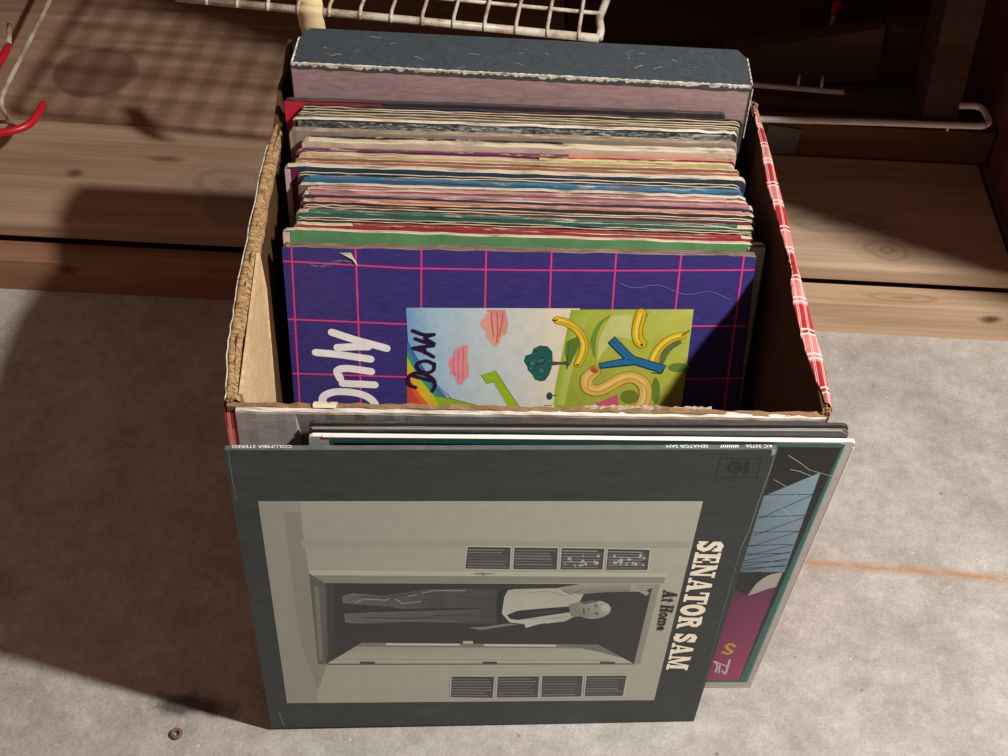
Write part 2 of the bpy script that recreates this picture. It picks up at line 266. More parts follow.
PHOTO=[([(160,158,140),(172,170,150),(168,166,146),(165,163,142)],[(14.8,267.7),(278.1,266.2),(279.6,32.5),(14.1,35.2)]),((150,148,131),[(14.8,267.7),(39.1,267.3),(36.1,35.1),(14.1,35.2)]),((138,136,120),[(28.5,257.1),(38.4,257.1),(39.8,195),(45.2,85.9),(37.1,52.7),(28.9,117.9)]),((158,156,137),[(36.5,229.5),(277.6,226.3),(277.5,219),(37.3,222.4)]),((184,181,160),[(40,198.2),(267.4,192.2),(266.7,187.8),(40.9,192.8)]),((136,134,119),[(40.9,192.8),(266.7,187.8),(265.7,181.1),(49.1,184)]),((92,92,84),[(39.8,195),(49.1,184),(45.3,87.2),(39.1,87.4)]),((120,119,106),[(42.1,181.9),(45,178.5),(42.8,92.5),(40.1,92.5)]),((47,49,47),[(49.1,184),(259.3,180.1),(258.7,83.2),(44.9,87.2)]),((140,138,122),[(259.3,180.1),(263.9,180),(263,82.5),(258.7,83.2)]),((60,61,58),[(49.6,183.8),(54.5,183.1),(49,89.9),(45.1,89.7)]),((90,90,82),[(48.8,180.9),(49.6,180.9),(46.4,98.2),(45.3,93.3)]),([(172,169,150),(150,148,131),(166,164,145),(176,173,153)],[(45.3,87.9),(70.1,114.1),(230.8,108.4),(257.9,83.7)]),((120,119,106),[(70.1,114.1),(230.8,108.4),(236.8,103.2),(65.2,109.2)]),((196,193,172),[(86.2,113.1),(136.2,111.5),(136.2,108.9),(86.1,110.6)]),((196,193,172),[(152.5,110.6),(201.8,109.1),(202,106.3),(152.6,108.1)]),((185,182,162),[(138.1,114.9),(144.9,114.5),(145,111.3),(138.2,111.5)]),((80,80,74),('L',0.6,0),[(130.7,114.7),(133.4,116.6),(136.8,114.6)]),((110,109,98),[(204.5,109.6),(230.8,108.4),(250.8,90.6),(233.1,98.8)]),((120,118,105),('L',0.5,0),[(51.7,93.6),(241.2,88.2)]),((70,70,66),('L',0.7,0),[(45.9,86.8),(258.8,82.6)]),((66,66,62),[(67.9,90.2),(78.2,89.8),(78.1,86.5),(67.8,86.7)]),((66,66,62),[(152.3,88.4),(162.3,88),(162.5,84.7),(152.5,84.9)]),((66,66,62),[(234.3,86.7),(244.9,86.2),(245.3,82.9),(234.7,83.1)]),([(100,100,93),(122,121,110),(84,85,80),(88,88,83),(74,75,72),(66,67,65),(60,61,60),(62,63,61),(70,71,68)],[(59.2,169.2),(66.3,172.6),(85.1,169.4),(114.9,176.3),(138,176.8),(163,174.2),(165.7,152.8),(163.1,135.7),(142.5,136)]),([(96,96,90),(118,117,108),(90,90,85),(80,81,77),(70,71,68),(78,79,75),(96,96,90),(110,109,101)],[(59.5,149.1),(86.4,151.9),(118.4,153.5),(148.7,154.6),(149.3,135.9),(104.8,138.5),(70.8,137.3),(60,138.7)]),([(100,100,93),(122,121,110),(84,85,80),(70,71,68),(60,61,58),(84,84,79),(104,103,96)],[(59.2,169.2),(66.3,172.6),(85.1,169.4),(124.8,176.4),(125.1,156.4),(86.5,157),(59.2,161.6)]),((46,48,46),[(59.5,157.4),(86.4,154),(125.1,155.2),(148.7,154.3),(148.7,153.1),(118.4,151.7),(86.4,151),(59.9,150.3)]),((150,148,136),('L',0.9,0),[(67.5,161.8),(73.4,166.1),(86.7,164.4),(90,166.7)]),((150,148,136),('L',0.9,0),[(93.3,165.8),(97.4,160.4),(109.9,162.6)]),((150,148,136),('L',0.9,0),[(101.6,168.6),(118.2,174.8),(138.1,174.5)]),((58,59,57),('L',1.1,0),[(70.2,169.1),(86.7,166.5),(101.7,171),(124.9,171.8)]),((58,59,57),('L',1.1,0),[(118.4,146),(138.8,146.5),(159.3,143.8)]),((58,59,57),('L',1.1,0),[(71.1,144.6),(98.1,142.9),(118.4,143.8)]),((58,59,57),('L',1.1,0),[(131.6,168.2),(151.7,164.9),(161.8,164.8)]),((112,111,103),('L',1,0),[(74.3,141.5),(103.1,140.4),(132.1,139.3)]),((36,37,36),[(159.4,173.6),(164.6,175),(164.5,149.8),(163.1,134.4),(160.5,136),(158.8,155.9)]),((128,126,115),[(140.9,131.1),(152.9,132.1),(166.5,135.6),(175.2,134.8),(163.3,131.9),(149.6,128.4)]),([(176,173,154),(176,173,154),(176,173,154),(176,173,154),(176,173,154),(176,173,154),(176,173,154),(176,173,154),(176,173,154),(176,173,154),(190,187,166),(190,187,166),(190,187,166),(190,187,166),(190,187,166),(190,187,166)],[(165.6,174.5),(169.8,175.8),(194.8,176.4),(206.3,177.3),(215.1,169.4),(213.5,160.9),(207.1,155.4),(211.5,143.4),(205.6,137.8),(195.8,135.8),(187.9,134.5),(179.8,130.3),(178.5,135),(168.9,137),(163,147.7),(163.7,166.7)]),((140,138,124),('L',0.8,0),[(179.7,171.6),(191.2,173.1),(205.2,167.2)]),((138,136,122),('L',0.8,0),[(181.6,140.4),(197.4,141.5),(207.2,143.5)]),((40,41,40),[(166.2,145.9),(173.5,151.1),(186.7,153),(206.6,155.4),(208.4,152.6),(207.9,148.4),(197.1,145.8),(174.1,139.8),(168.8,141.3)]),((60,60,58),[(181.1,148.9),(200.6,151.3),(200.8,149.2),(181.3,145.7)]),((36,37,36),('L',0.8,0),[(190,133.8),(192.2,135.9)]),([(150,148,134),(168,165,149),(150,148,134),(120,119,108),(120,119,108),(128,126,115),(140,138,124)],[(198.5,177.4),(213.6,181.2),(244.9,181.1),(246.6,171.7),(230.1,171.6),(213.7,169.4),(201.9,172)]),((95,94,87),('L',0.9,0),[(201.8,173),(206.9,169.5),(214.2,174.5)]),((158,156,140),[(244.5,181.4),(249.8,182),(259.1,180.6),(260.9,177.2),(257,174.6),(256.1,172.6),(258.4,169.8),(256.4,167.1),(251.1,171.9),(245.6,172)]),((96,95,88),('L',0.5,0),[(248.7,178.7),(259.9,178.6)]),((96,95,88),('L',0.5,0),[(249.9,176.3),(259.1,175.9)]),((96,95,88),('L',0.5,0),[(250.8,174.3),(257.2,172.5)]),((128,126,114),[(206.4,157.5),(213.5,160.9),(216.1,143.3),(209.1,143.5)]),([(128,126,114),(128,126,114),(128,126,114),(128,126,114),(168,165,149),(168,165,149),(168,165,149),(168,165,149),(150,148,134),(150,148,134),(150,148,134),(150,148,134),(120,118,107),(120,118,107),(120,118,107),(120,118,107)],[(211.1,154.7),(213.3,159.5),(217.4,161.5),(223.2,162.1),(228.2,161.3),(232.7,157.8),(235,152.9),(234.6,147.3),(231.5,143.1),(227.3,141),(222.4,140.4),(218.2,141.9),(214.6,144.8),(212.3,148.3),(210.9,150.5),(210.7,153.3)]),((92,91,84),[(215.1,160.8),(221.2,162.5),(225.2,161.7),(225,160),(219.6,158.7),(215.8,157.4)]),((182,179,162),[(234,152.9),(234,151.3),(233.5,149.9),(232.7,149),(231.7,148.7),(230.6,149.1),(229.6,150),(228.8,151.4),(228.5,153),(228.5,154.6),(229,156),(229.8,156.8),(230.8,157.1),(231.9,156.8),(232.9,155.9),(233.6,154.5)]),((52,52,50),('L',1,0),[(223.3,157.3),(224.8,154.5)]),((52,52,50),('L',1,0),[(225,148.1),(225.7,145.3)]),((70,70,65),('L',0.6,0),[(224.3,158.6),(226.5,153)]),((70,70,65),('L',0.6,0),[(226,149.5),(226.9,144.6)]),((96,95,87),('L',0.8,0),[(224.6,151.7),(220.2,152.4),(219.9,150)]),((56,56,53),('L',0.9,0),[(216.6,153.2),(217.6,146.9)]),((175,172,155),('L',0.9,0),[(223.3,153.1),(221.1,151.4)]),((190,187,168),[(137.7,223),(165.9,222.1),(166.4,196.8),(136.9,197.8)]),((66,66,62),[(138.5,221.7),(165.2,220.8),(165.6,197.8),(137.6,198.8)]),((137,136,128),('L',0.9,0),[(139.2,219),(161.1,218.3)]),((126,125,117),('L',0.9,0),[(139.1,216),(160.1,215.3)]),((98,97,89),('L',0.9,0),[(139,213.1),(163.7,212.3)]),((95,94,86),('L',0.9,0),[(138.9,210.1),(164.2,209.3)]),((120,119,111),('L',0.9,0),[(138.8,207.1),(163.4,206.3)]),((125,124,116),('L',0.9,0),[(138.6,204.1),(162.5,203.3)]),((122,121,113),('L',0.9,0),[(138.5,201.1),(163.9,200.2)]),((40,40,38),('L',1.3,0),[(138.5,221.1),(165.2,220.2)]),((190,187,168),[(166.6,222.1),(195.1,221.2),(196.3,196.2),(167.2,196.8)]),((66,66,62),[(167.4,220.8),(194.5,219.9),(195.5,197.1),(167.9,197.8)]),((118,117,109),('L',0.9,0),[(168.3,218.1),(193.5,217.3)]),((120,119,111),('L',0.9,0),[(168.3,215.1),(189.9,214.5)]),((136,135,127),('L',0.9,0),[(168.4,212.2),(190.8,211.5)]),((142,141,133),('L',0.9,0),[(168.5,209.2),(191.5,208.5)]),((108,107,99),('L',0.9,0),[(168.5,206.2),(191.5,205.6)]),((136,135,127),('L',0.9,0),[(168.6,203.2),(192.3,202.5)]),((99,98,90),('L',0.9,0),[(168.7,200.1),(193.4,199.5)]),((40,40,38),('L',1.3,0),[(167.5,220.2),(194.5,219.3)]),((190,187,168),[(196,221.2),(224.2,220.3),(225.6,195.8),(197.1,196.2)]),((66,66,62),[(196.9,219.9),(223.6,219),(224.7,196.8),(197.8,197.1)]),((156,155,147),('L',0.9,0),[(197.8,217.2),(219.7,216.5)]),((128,127,119),('L',0.9,0),[(197.9,214.3),(222.2,213.6)]),((137,136,128),('L',0.9,0),[(198,211.3),(221.4,210.7)]),((119,118,110),('L',0.9,0),[(198.1,208.4),(222.1,207.8)]),((164,163,155),('L',0.9,0),[(198.2,205.4),(219.2,205)]),((124,123,115),('L',0.9,0),[(198.4,202.4),(220.3,202.1)]),((125,124,116),('L',0.9,0),[(198.5,199.4),(221.8,199.1)]),((40,40,38),('L',1.3,0),[(196.9,219.3),(223.6,218.4)]),((178,175,158),[(203,207),(202.5,208.2),(202.7,210.1),(203.4,210.7),(203.9,209.5),(203.7,207.6)]),((178,175,158),[(221.7,203.1),(221,203.4),(220.4,204.8),(220.4,205.9),(221.1,205.6),(221.7,204.2)]),((178,175,158),[(210.2,201),(210.5,202.2),(211.6,203),(212.5,202.5),(212.2,201.3),(211,200.5)]),((178,175,158),[(210.9,204.1),(210.4,203.9),(209.8,204.5),(209.7,205.4),(210.2,205.6),(210.8,205)]),((178,175,158),[(219.9,202.4),(218.9,203.1),(218.3,205.3),(218.6,206.8),(219.6,206.1),(220.3,204)]),((178,175,158),[(210.1,205.2),(210.3,206.6),(211.4,207.6),(212.4,207.2),(212.2,205.8),(211,204.7)]),((178,175,158),[(214.2,201.1),(213.3,201.2),(212.6,202.7),(212.8,204.1),(213.8,204),(214.5,202.5)]),((178,175,158),[(210.8,210.8),(210.6,211.6),(210.9,212.6),(211.3,212.7),(211.5,211.9),(211.3,211)]),((178,175,158),[(208.9,201.2),(209.3,202.4),(210.6,202.9),(211.4,202.2),(211,201),(209.7,200.5)]),((178,175,158),[(213.9,202.8),(213.3,202.5),(212.4,203.3),(212.1,204.4),(212.7,204.6),(213.6,203.8)]),((178,175,158),[(203.5,205.6),(203.5,206.4),(204,207.1),(204.5,207),(204.5,206.2),(204,205.5)]),((178,175,158),[(202.3,206.9),(201.5,207.7),(201.3,209.4),(201.9,210.3),(202.8,209.6),(203,207.8)]),((178,175,158),[(220.7,201.7),(219.9,202.5),(219.6,204.4),(220.2,205.4),(221.1,204.5),(221.3,202.6)]),((178,175,158),[(221.8,211),(221.2,210),(220,210.3),(219.4,211.6),(220,212.6),(221.2,212.3)]),((178,175,158),[(207.7,199.6),(207,200.1),(206,201.9),(205.7,203.1),(206.4,202.6),(207.4,200.9)]),((178,175,158),[(199.8,202.9),(200,203.6),(200.6,203.8),(201.1,203.3),(200.9,202.6),(200.2,202.4)]),((190,187,168),[(225.1,219.9),(252.9,218.7),(254.5,195.1),(226.4,195.5)]),((66,66,62),[(226,218.7),(252.3,217.5),(253.6,196.1),(227,196.4)]),((155,154,146),('L',0.9,0),[(226.9,216),(248.3,215.1)]),((119,118,110),('L',0.9,0),[(227.1,213.2),(251,212.3)]),((158,157,149),('L',0.9,0),[(227.2,210.3),(247.9,209.6)]),((144,143,135),('L',0.9,0),[(227.3,207.4),(249.6,206.8)]),((146,145,137),('L',0.9,0),[(227.5,204.5),(248.5,204)]),((138,137,129),('L',0.9,0),[(227.6,201.6),(251.3,201.2)]),((116,115,107),('L',0.9,0),[(227.7,198.7),(249.9,198.4)]),((40,40,38),('L',1.3,0),[(226.1,218.1),(252.4,216.9)]),((178,175,158),[(239.1,207),(239.2,208.6),(240.3,209.1),(241.1,208),(241,206.4),(240,205.9)]),((178,175,158),[(236.6,204.5),(236.1,203.7),(234.8,203.7),(234.1,204.6),(234.6,205.4),(235.9,205.4)]),((178,175,158),[(249.7,207.5),(248.8,208.5),(248.8,209.9),(249.7,210.4),(250.6,209.4),(250.7,207.9)]),((178,175,158),[(239.8,201.6),(239,201.5),(238.6,202.4),(239.1,203.5),(239.9,203.6),(240.3,202.7)]),((178,175,158),[(231.1,202.3),(230.7,203.7),(230.9,206),(231.5,206.9),(231.8,205.5),(231.6,203.2)]),((178,175,158),[(234.9,201.9),(234.9,203.2),(235.8,204.5),(236.6,204.5),(236.5,203.2),(235.7,201.9)]),((178,175,158),[(242.7,202),(242.5,203.5),(243.1,205.2),(244,205.4),(244.2,203.9),(243.6,202.1)]),((178,175,158),[(248,209.6),(247.2,210.6),(246.7,212.9),(247.1,214.1),(247.8,213.1),(248.3,210.9)]),((178,175,158),[(233.2,202.9),(232.3,202.4),(231.6,203.5),(231.8,205),(232.7,205.5),(233.4,204.5)]),((178,175,158),[(242.2,206.9),(241.5,206.7),(240.4,207.7),(240,208.9),(240.7,209),(241.8,208)]),((178,175,158),[(246.4,201.5),(245.5,200.7),(244.4,201.8),(244.3,203.7),(245.2,204.4),(246.2,203.3)]),((178,175,158),[(246.9,208.5),(246.2,210),(246.3,212.4),(247.1,213.3),(247.8,211.8),(247.7,209.4)]),((178,175,158),[(251,199.8),(250.3,200.6),(249.4,202.6),(249.3,203.8),(250,203.1),(250.9,201.1)]),((178,175,158),[(231.5,210.8),(231,209.7),(230.2,210.2),(230,211.8),(230.6,213),(231.3,212.5)]),((178,175,158),[(235,204.8),(234.3,206.7),(234.8,208.6),(236,208.8),(236.7,206.9),(236.2,205)]),((178,175,158),[(233.4,204.3),(233.2,205.5),(233.6,207.3),(234.1,208),(234.3,206.8),(234,204.9)]),((186,183,164),[(130.6,70.9),(162,69.8),(162.2,37.8),(130.2,39.4)]),((66,66,62),[(131.4,69.3),(161.2,68.2),(161.3,39),(131.1,40.7)]),((116,115,107),('L',0.9,0),[(132.3,65.9),(156.7,64.9)]),((138,137,129),('L',0.9,0),[(132.2,62.2),(158.3,61.1)]),((128,127,119),('L',0.9,0),[(132.2,58.5),(158.9,57.4)]),((133,132,124),('L',0.9,0),[(132.1,54.8),(159.9,53.5)]),((141,140,132),('L',0.9,0),[(132.1,51.1),(159.9,49.7)]),((138,137,129),('L',0.9,0),[(132,47.3),(155.4,46.2)]),((134,133,125),('L',0.9,0),[(132,43.5),(157.7,42.2)]),((40,40,38),('L',1.3,0),[(131.4,68.5),(161.2,67.4)]),((186,183,164),[(163,70.1),(193.7,69.8),(194.8,37.7),(163.3,38.1)]),((66,66,62),[(163.9,68.5),(193,68.2),(193.8,39),(164.1,39.4)]),((133,132,124),('L',0.9,0),[(164.8,65.1),(188.2,64.9)]),((142,141,133),('L',0.9,0),[(164.8,61.4),(191.4,61.1)]),((120,119,111),('L',0.9,0),[(164.9,57.6),(190,57.3)]),((102,101,93),('L',0.9,0),[(164.9,53.8),(188.2,53.6)]),((115,114,106),('L',0.9,0),[(164.9,50),(191.8,49.7)]),((129,128,120),('L',0.9,0),[(164.9,46.2),(189.8,45.9)]),((121,120,112),('L',0.9,0),[(165,42.3),(192,42)]),((40,40,38),('L',1.3,0),[(163.9,67.7),(193,67.4)]),((186,183,164),[(194.3,70.2),(224.7,69.5),(226.3,38.2),(195.6,38.1)]),((66,66,62),[(195.2,68.6),(224,67.9),(225.4,39.5),(196.4,39.4)]),((101,100,92),('L',0.9,0),[(196.2,65.1),(220.9,64.6)]),((101,100,92),('L',0.9,0),[(196.4,61.4),(221.5,61)]),((130,129,121),('L',0.9,0),[(196.5,57.6),(219.5,57.3)]),((96,95,87),('L',0.9,0),[(196.7,53.9),(223.5,53.6)]),((122,121,113),('L',0.9,0),[(196.8,50.1),(219.7,49.9)]),((98,97,89),('L',0.9,0),[(197,46.2),(223.9,46.1)]),((143,142,134),('L',0.9,0),[(197.1,42.4),(221.2,42.4)]),((40,40,38),('L',1.3,0),[(195.3,67.8),(224.1,67.1)]),((186,183,164),[(225.6,69.5),(255.9,69.2),(256.8,38.3),(227.2,38.6)]),((66,66,62),[(226.6,67.9),(255.3,67.6),(255.7,39.6),(227.9,39.8)]),((125,124,116),('L',0.9,0),[(227.6,64.6),(254.2,64.3)]),((107,106,98),('L',0.9,0),[(227.8,61),(250.6,60.8)]),((104,103,95),('L',0.9,0),[(227.9,57.4),(251.5,57.1)]),((103,102,94),('L',0.9,0),[(228.1,53.7),(251,53.5)]),((142,141,133),('L',0.9,0),[(228.3,50.1),(250.5,49.8)]),((128,127,119),('L',0.9,0),[(228.4,46.4),(254.3,46.1)]),((110,109,101),('L',0.9,0),[(228.6,42.7),(250.1,42.5)]),((40,40,38),('L',1.3,0),[(226.7,67.1),(255.4,66.8)]),((110,108,98),('L',0.6,0),[(143.4,193.6),(155.7,193.1)]),((90,89,82),('L',0.9,0),[(148.1,194.5),(150,191.9)])]
MARKS=[((46,48,45),('L',0.35,0),[(282.1,305.9),(305.7,305),(306.5,288.6),(282.1,288.7),(282.1,305.9)]),((40,42,40),[(296,297.4),(296.1,295.6),(295.8,294),(295.1,292.8),(294.1,292),(292.9,291.7),(291.5,292),(290.2,292.8),(289.1,294.1),(288.2,295.6),(287.7,297.4),(287.6,299.1),(287.9,300.7),(288.6,301.9),(289.6,302.7),(290.8,303),(292.2,302.7),(293.4,301.9),(294.6,300.7),(295.4,299.1)]),((54,56,53),[(294.6,297.4),(294.6,296.1),(294.3,295),(293.8,294.2),(293,293.8),(292,293.8),(291.1,294.2),(290.2,295),(289.5,296.1),(289.1,297.4),(289.1,298.6),(289.4,299.7),(289.9,300.5),(290.7,300.9),(291.7,300.9),(292.6,300.5),(293.5,299.7),(294.2,298.6)]),((34,35,34),[(293.7,297.4),(293.7,296.5),(293.4,295.8),(292.8,295.4),(292.1,295.4),(291.5,295.8),(290.9,296.5),(290.6,297.4),(290.6,298.2),(290.9,298.9),(291.4,299.3),(292.1,299.3),(292.8,298.9),(293.4,298.2)]),((36,37,36),('L',0.8,0),[(287.1,297.4),(297.1,297.4)]),((36,37,36),[(297.2,303.2),(299.6,303.2),(300.6,291.4),(297.7,291.4)]),((52,54,51),[(298.2,301.4),(299,301.4),(298.7,298.7),(297.8,298.7)]),((52,54,51),[(298.6,296),(299.4,296),(299.3,293.2),(298.5,293.3)]),((76,78,74),('L',0.25,0),[(234.8,308.7),(242.8,308.7)]),((76,78,74),('L',0.25,0),[(58.1,297.6),(69.3,295.8)]),((76,78,74),('L',0.25,0),[(145.6,14.4),(160.4,14)]),((76,78,74),('L',0.25,0),[(211.8,16.9),(223.8,15.4)]),((76,78,74),('L',0.25,0),[(300.7,112.7),(305.2,100.8)]),((76,78,74),('L',0.25,0),[(304.1,46.1),(308.2,32.3)]),((150,152,146),[(310,315.6),(312.9,315.6),(313.4,310.3),(311,307.6),(310.7,312.1)]),((128,130,124),('L',0.5,0),[(312.7,313.8),(313,295),(311.8,264),(311.6,239.3),(309.8,218.6)]),((118,120,115),('L',0.3,0),[(309.8,218.6),(310.8,134.9),(313.7,31.6)]),((128,130,124),('L',0.5,0),[(7.4,22.6),(9.4,2.1)]),((120,122,116),('L',0.3,0),[(2.4,313.5),(2.2,296),(2.2,268.7)]),((95,97,92),('L',0.4,0),[(0.5,0.8),(168.5,-2.6),(314,1.4)])]
TEAL_ART=[((44,110,105),[(12,312.4),(308.3,312.4),(309.6,9.9),(12,9.9)]),((14,16,18),[(14,309.3),(306.7,309.3),(303.5,13.5),(14,13.5)]),((96,150,146),('L',0.5,0),[(308.1,310.7),(308.5,11.5)]),([(112,140,160),(150,183,200),(120,152,172),(100,130,150),(100,130,150)],[(252.1,242.5),(300.3,284.4),(303.4,170.6),(265.2,170.2),(251.1,170.1)]),((22,26,32),('L',0.7,0),[(254.1,259.8),(301.2,261.6)]),((22,26,32),('L',0.7,0),[(273.5,234.5),(301.3,261.2)]),((22,26,32),('L',0.7,0),[(272.5,236.1),(301.9,238.7)]),((22,26,32),('L',0.7,0),[(274,215),(301.8,236.5)]),((22,26,32),('L',0.7,0),[(272.6,218.7),(302.1,220.6)]),((22,26,32),('L',0.7,0),[(274.6,202),(302.1,220.6)]),((22,26,32),('L',0.7,0),[(272.9,203.2),(302.1,205.1)]),((22,26,32),('L',0.7,0),[(274.6,191),(301.7,204.1)]),((22,26,32),('L',0.7,0),[(273.7,192.5),(301.7,194.4)]),((22,26,32),('L',0.7,0),[(273.8,184.7),(302.1,195.9)]),((22,26,32),('L',0.7,0),[(273.5,182.6),(302.5,184.7)]),((22,26,32),('L',0.7,0),[(273.7,177.8),(301.9,187.3)]),((22,26,32),('L',0.7,0),[(274.2,175.2),(302.5,178.1)]),((22,26,32),('L',0.7,0),[(274.1,171.9),(302,180.2)]),((200,210,212),('L',0.4,0),[(273.9,276.8),(284.8,268.1),(291.6,259.7)]),((200,210,212),('L',0.4,0),[(272.9,250.2),(282.5,248.7),(292,238.3),(299.1,226.4)]),((200,210,212),('L',0.4,0),[(277.2,301.5),(286.8,293.2),(293.3,286.9)]),((200,210,212),('L',0.4,0),[(293.3,286.9),(306.1,281.7),(314.3,278.5)]),([(96,30,80),(110,38,92),(150,45,100),(176,60,108),(150,50,100),(80,25,70)],[(267.8,148.1),(301.9,151.9),(302.3,71.7),(302.8,14.4),(256.9,12.1),(260.3,109.2)]),((14,16,18),[(275,170),(287.8,171.1),(285.1,158.5),(284.7,140.7),(273,148.2)]),((186,186,176),[(302.2,170.6),(300.5,169.9),(298.7,169.4),(297,168.8),(295.3,168),(293.8,166.9),(292.5,165.4),(291.2,163.6),(290.1,161.6),(289,159.3),(288,156.8),(287.2,153.9),(286.6,150.6),(286,147.1),(285.5,143.5),(284.8,140),(284.8,140),(286.1,140.8),(287.3,141.5),(288.6,142.3),(289.9,143.2),(291.3,144.4),(292.9,145.8),(294.4,147.2),(295.9,148.4),(297.4,149.4),(298.9,150.2),(300.4,151),(301.9,151.9),(302.2,170.6)]),((214,176,40),('L',2.6,0),[(290,66.9),(289.1,67.8),(288.1,68.9),(287.2,69.8),(286.3,70.5),(285.5,70.8),(284.9,70.5),(284.3,69.8),(283.8,68.9),(283.5,67.8),(283.4,66.9),(283.7,66),(284.2,65),(284.9,64),(285.6,63),(286.2,62.2),(286.8,61.4),(287.4,60.8),(288,60.2),(288.5,59.6),(288.7,59),(288.6,58.2),(288.2,57.4),(287.7,56.6),(287.1,56),(286.4,55.8),(285.6,56),(284.7,56.6),(283.7,57.4),(282.6,58.2),(281.6,59)]),((225,205,205),('L',1.6,0),[(277.9,44.4),(279.7,43.1),(281.4,41.8),(283.4,40.4),(285.9,38.6),(288.5,36.6),(291.2,34.6)]),((225,205,205),('L',1.6,0),[(277.9,44.4),(279.4,42.3),(280.9,40.1),(282,37.5),(282.4,34),(282.4,30.1),(282.4,26.2)]),((225,205,205),('L',1.6,0),[(289.6,46.9),(289.7,44.1),(289.9,41.2),(290,38.3),(290.1,35.4),(290.3,32.1),(290.5,28.5),(290.5,25.4),(290.3,23.7),(289.7,23.9),(288.9,25.4),(287.9,27.4),(287,29.2)]),((225,205,205),('L',1.3,0),[(283.7,38.7),(285.2,25)]),((215,213,205),('L',0.5,0),[(296.1,280.5),(287.7,285.5),(281.3,287.5)])]
GRID_ART=[((226,60,128),('L',1.15,0),[(6.4,319.4),(4.8,252.3),(3.7,198.6),(2.8,150.5)]),((226,60,128),('L',1.15,0),[(49,318.4),(47.9,223.7),(45.6,147)]),((226,60,128),('L',1.15,0),[(92.7,318.1),(88.5,148)]),((226,60,128),('L',1.15,0),[(135.6,318.6),(133.8,193)]),((226,60,128),('L',1.15,0),[(178.9,317.2),(178.3,194)]),((226,60,128),('L',1.15,0),[(221.6,317.7),(220.3,195)]),((226,60,128),('L',1.15,0),[(264.5,317.8),(262.2,195.9)]),((226,60,128),('L',1.15,0),[(305.9,318.2),(303.9,207.5),(304.4,153.2)]),((226,60,128),('L',1.15,0),[(-0.3,306.6),(82.6,303),(158.2,303.1),(226.8,304.1),(314.8,306.3)]),((226,60,128),('L',1.15,0),[(-0.6,263.1),(81.4,260.9),(211.7,262.3),(313.2,264.4)]),((226,60,128),('L',1.15,0),[(-1.4,220.5),(80.3,219.2),(213.6,220.5),(315.8,223.4)])]
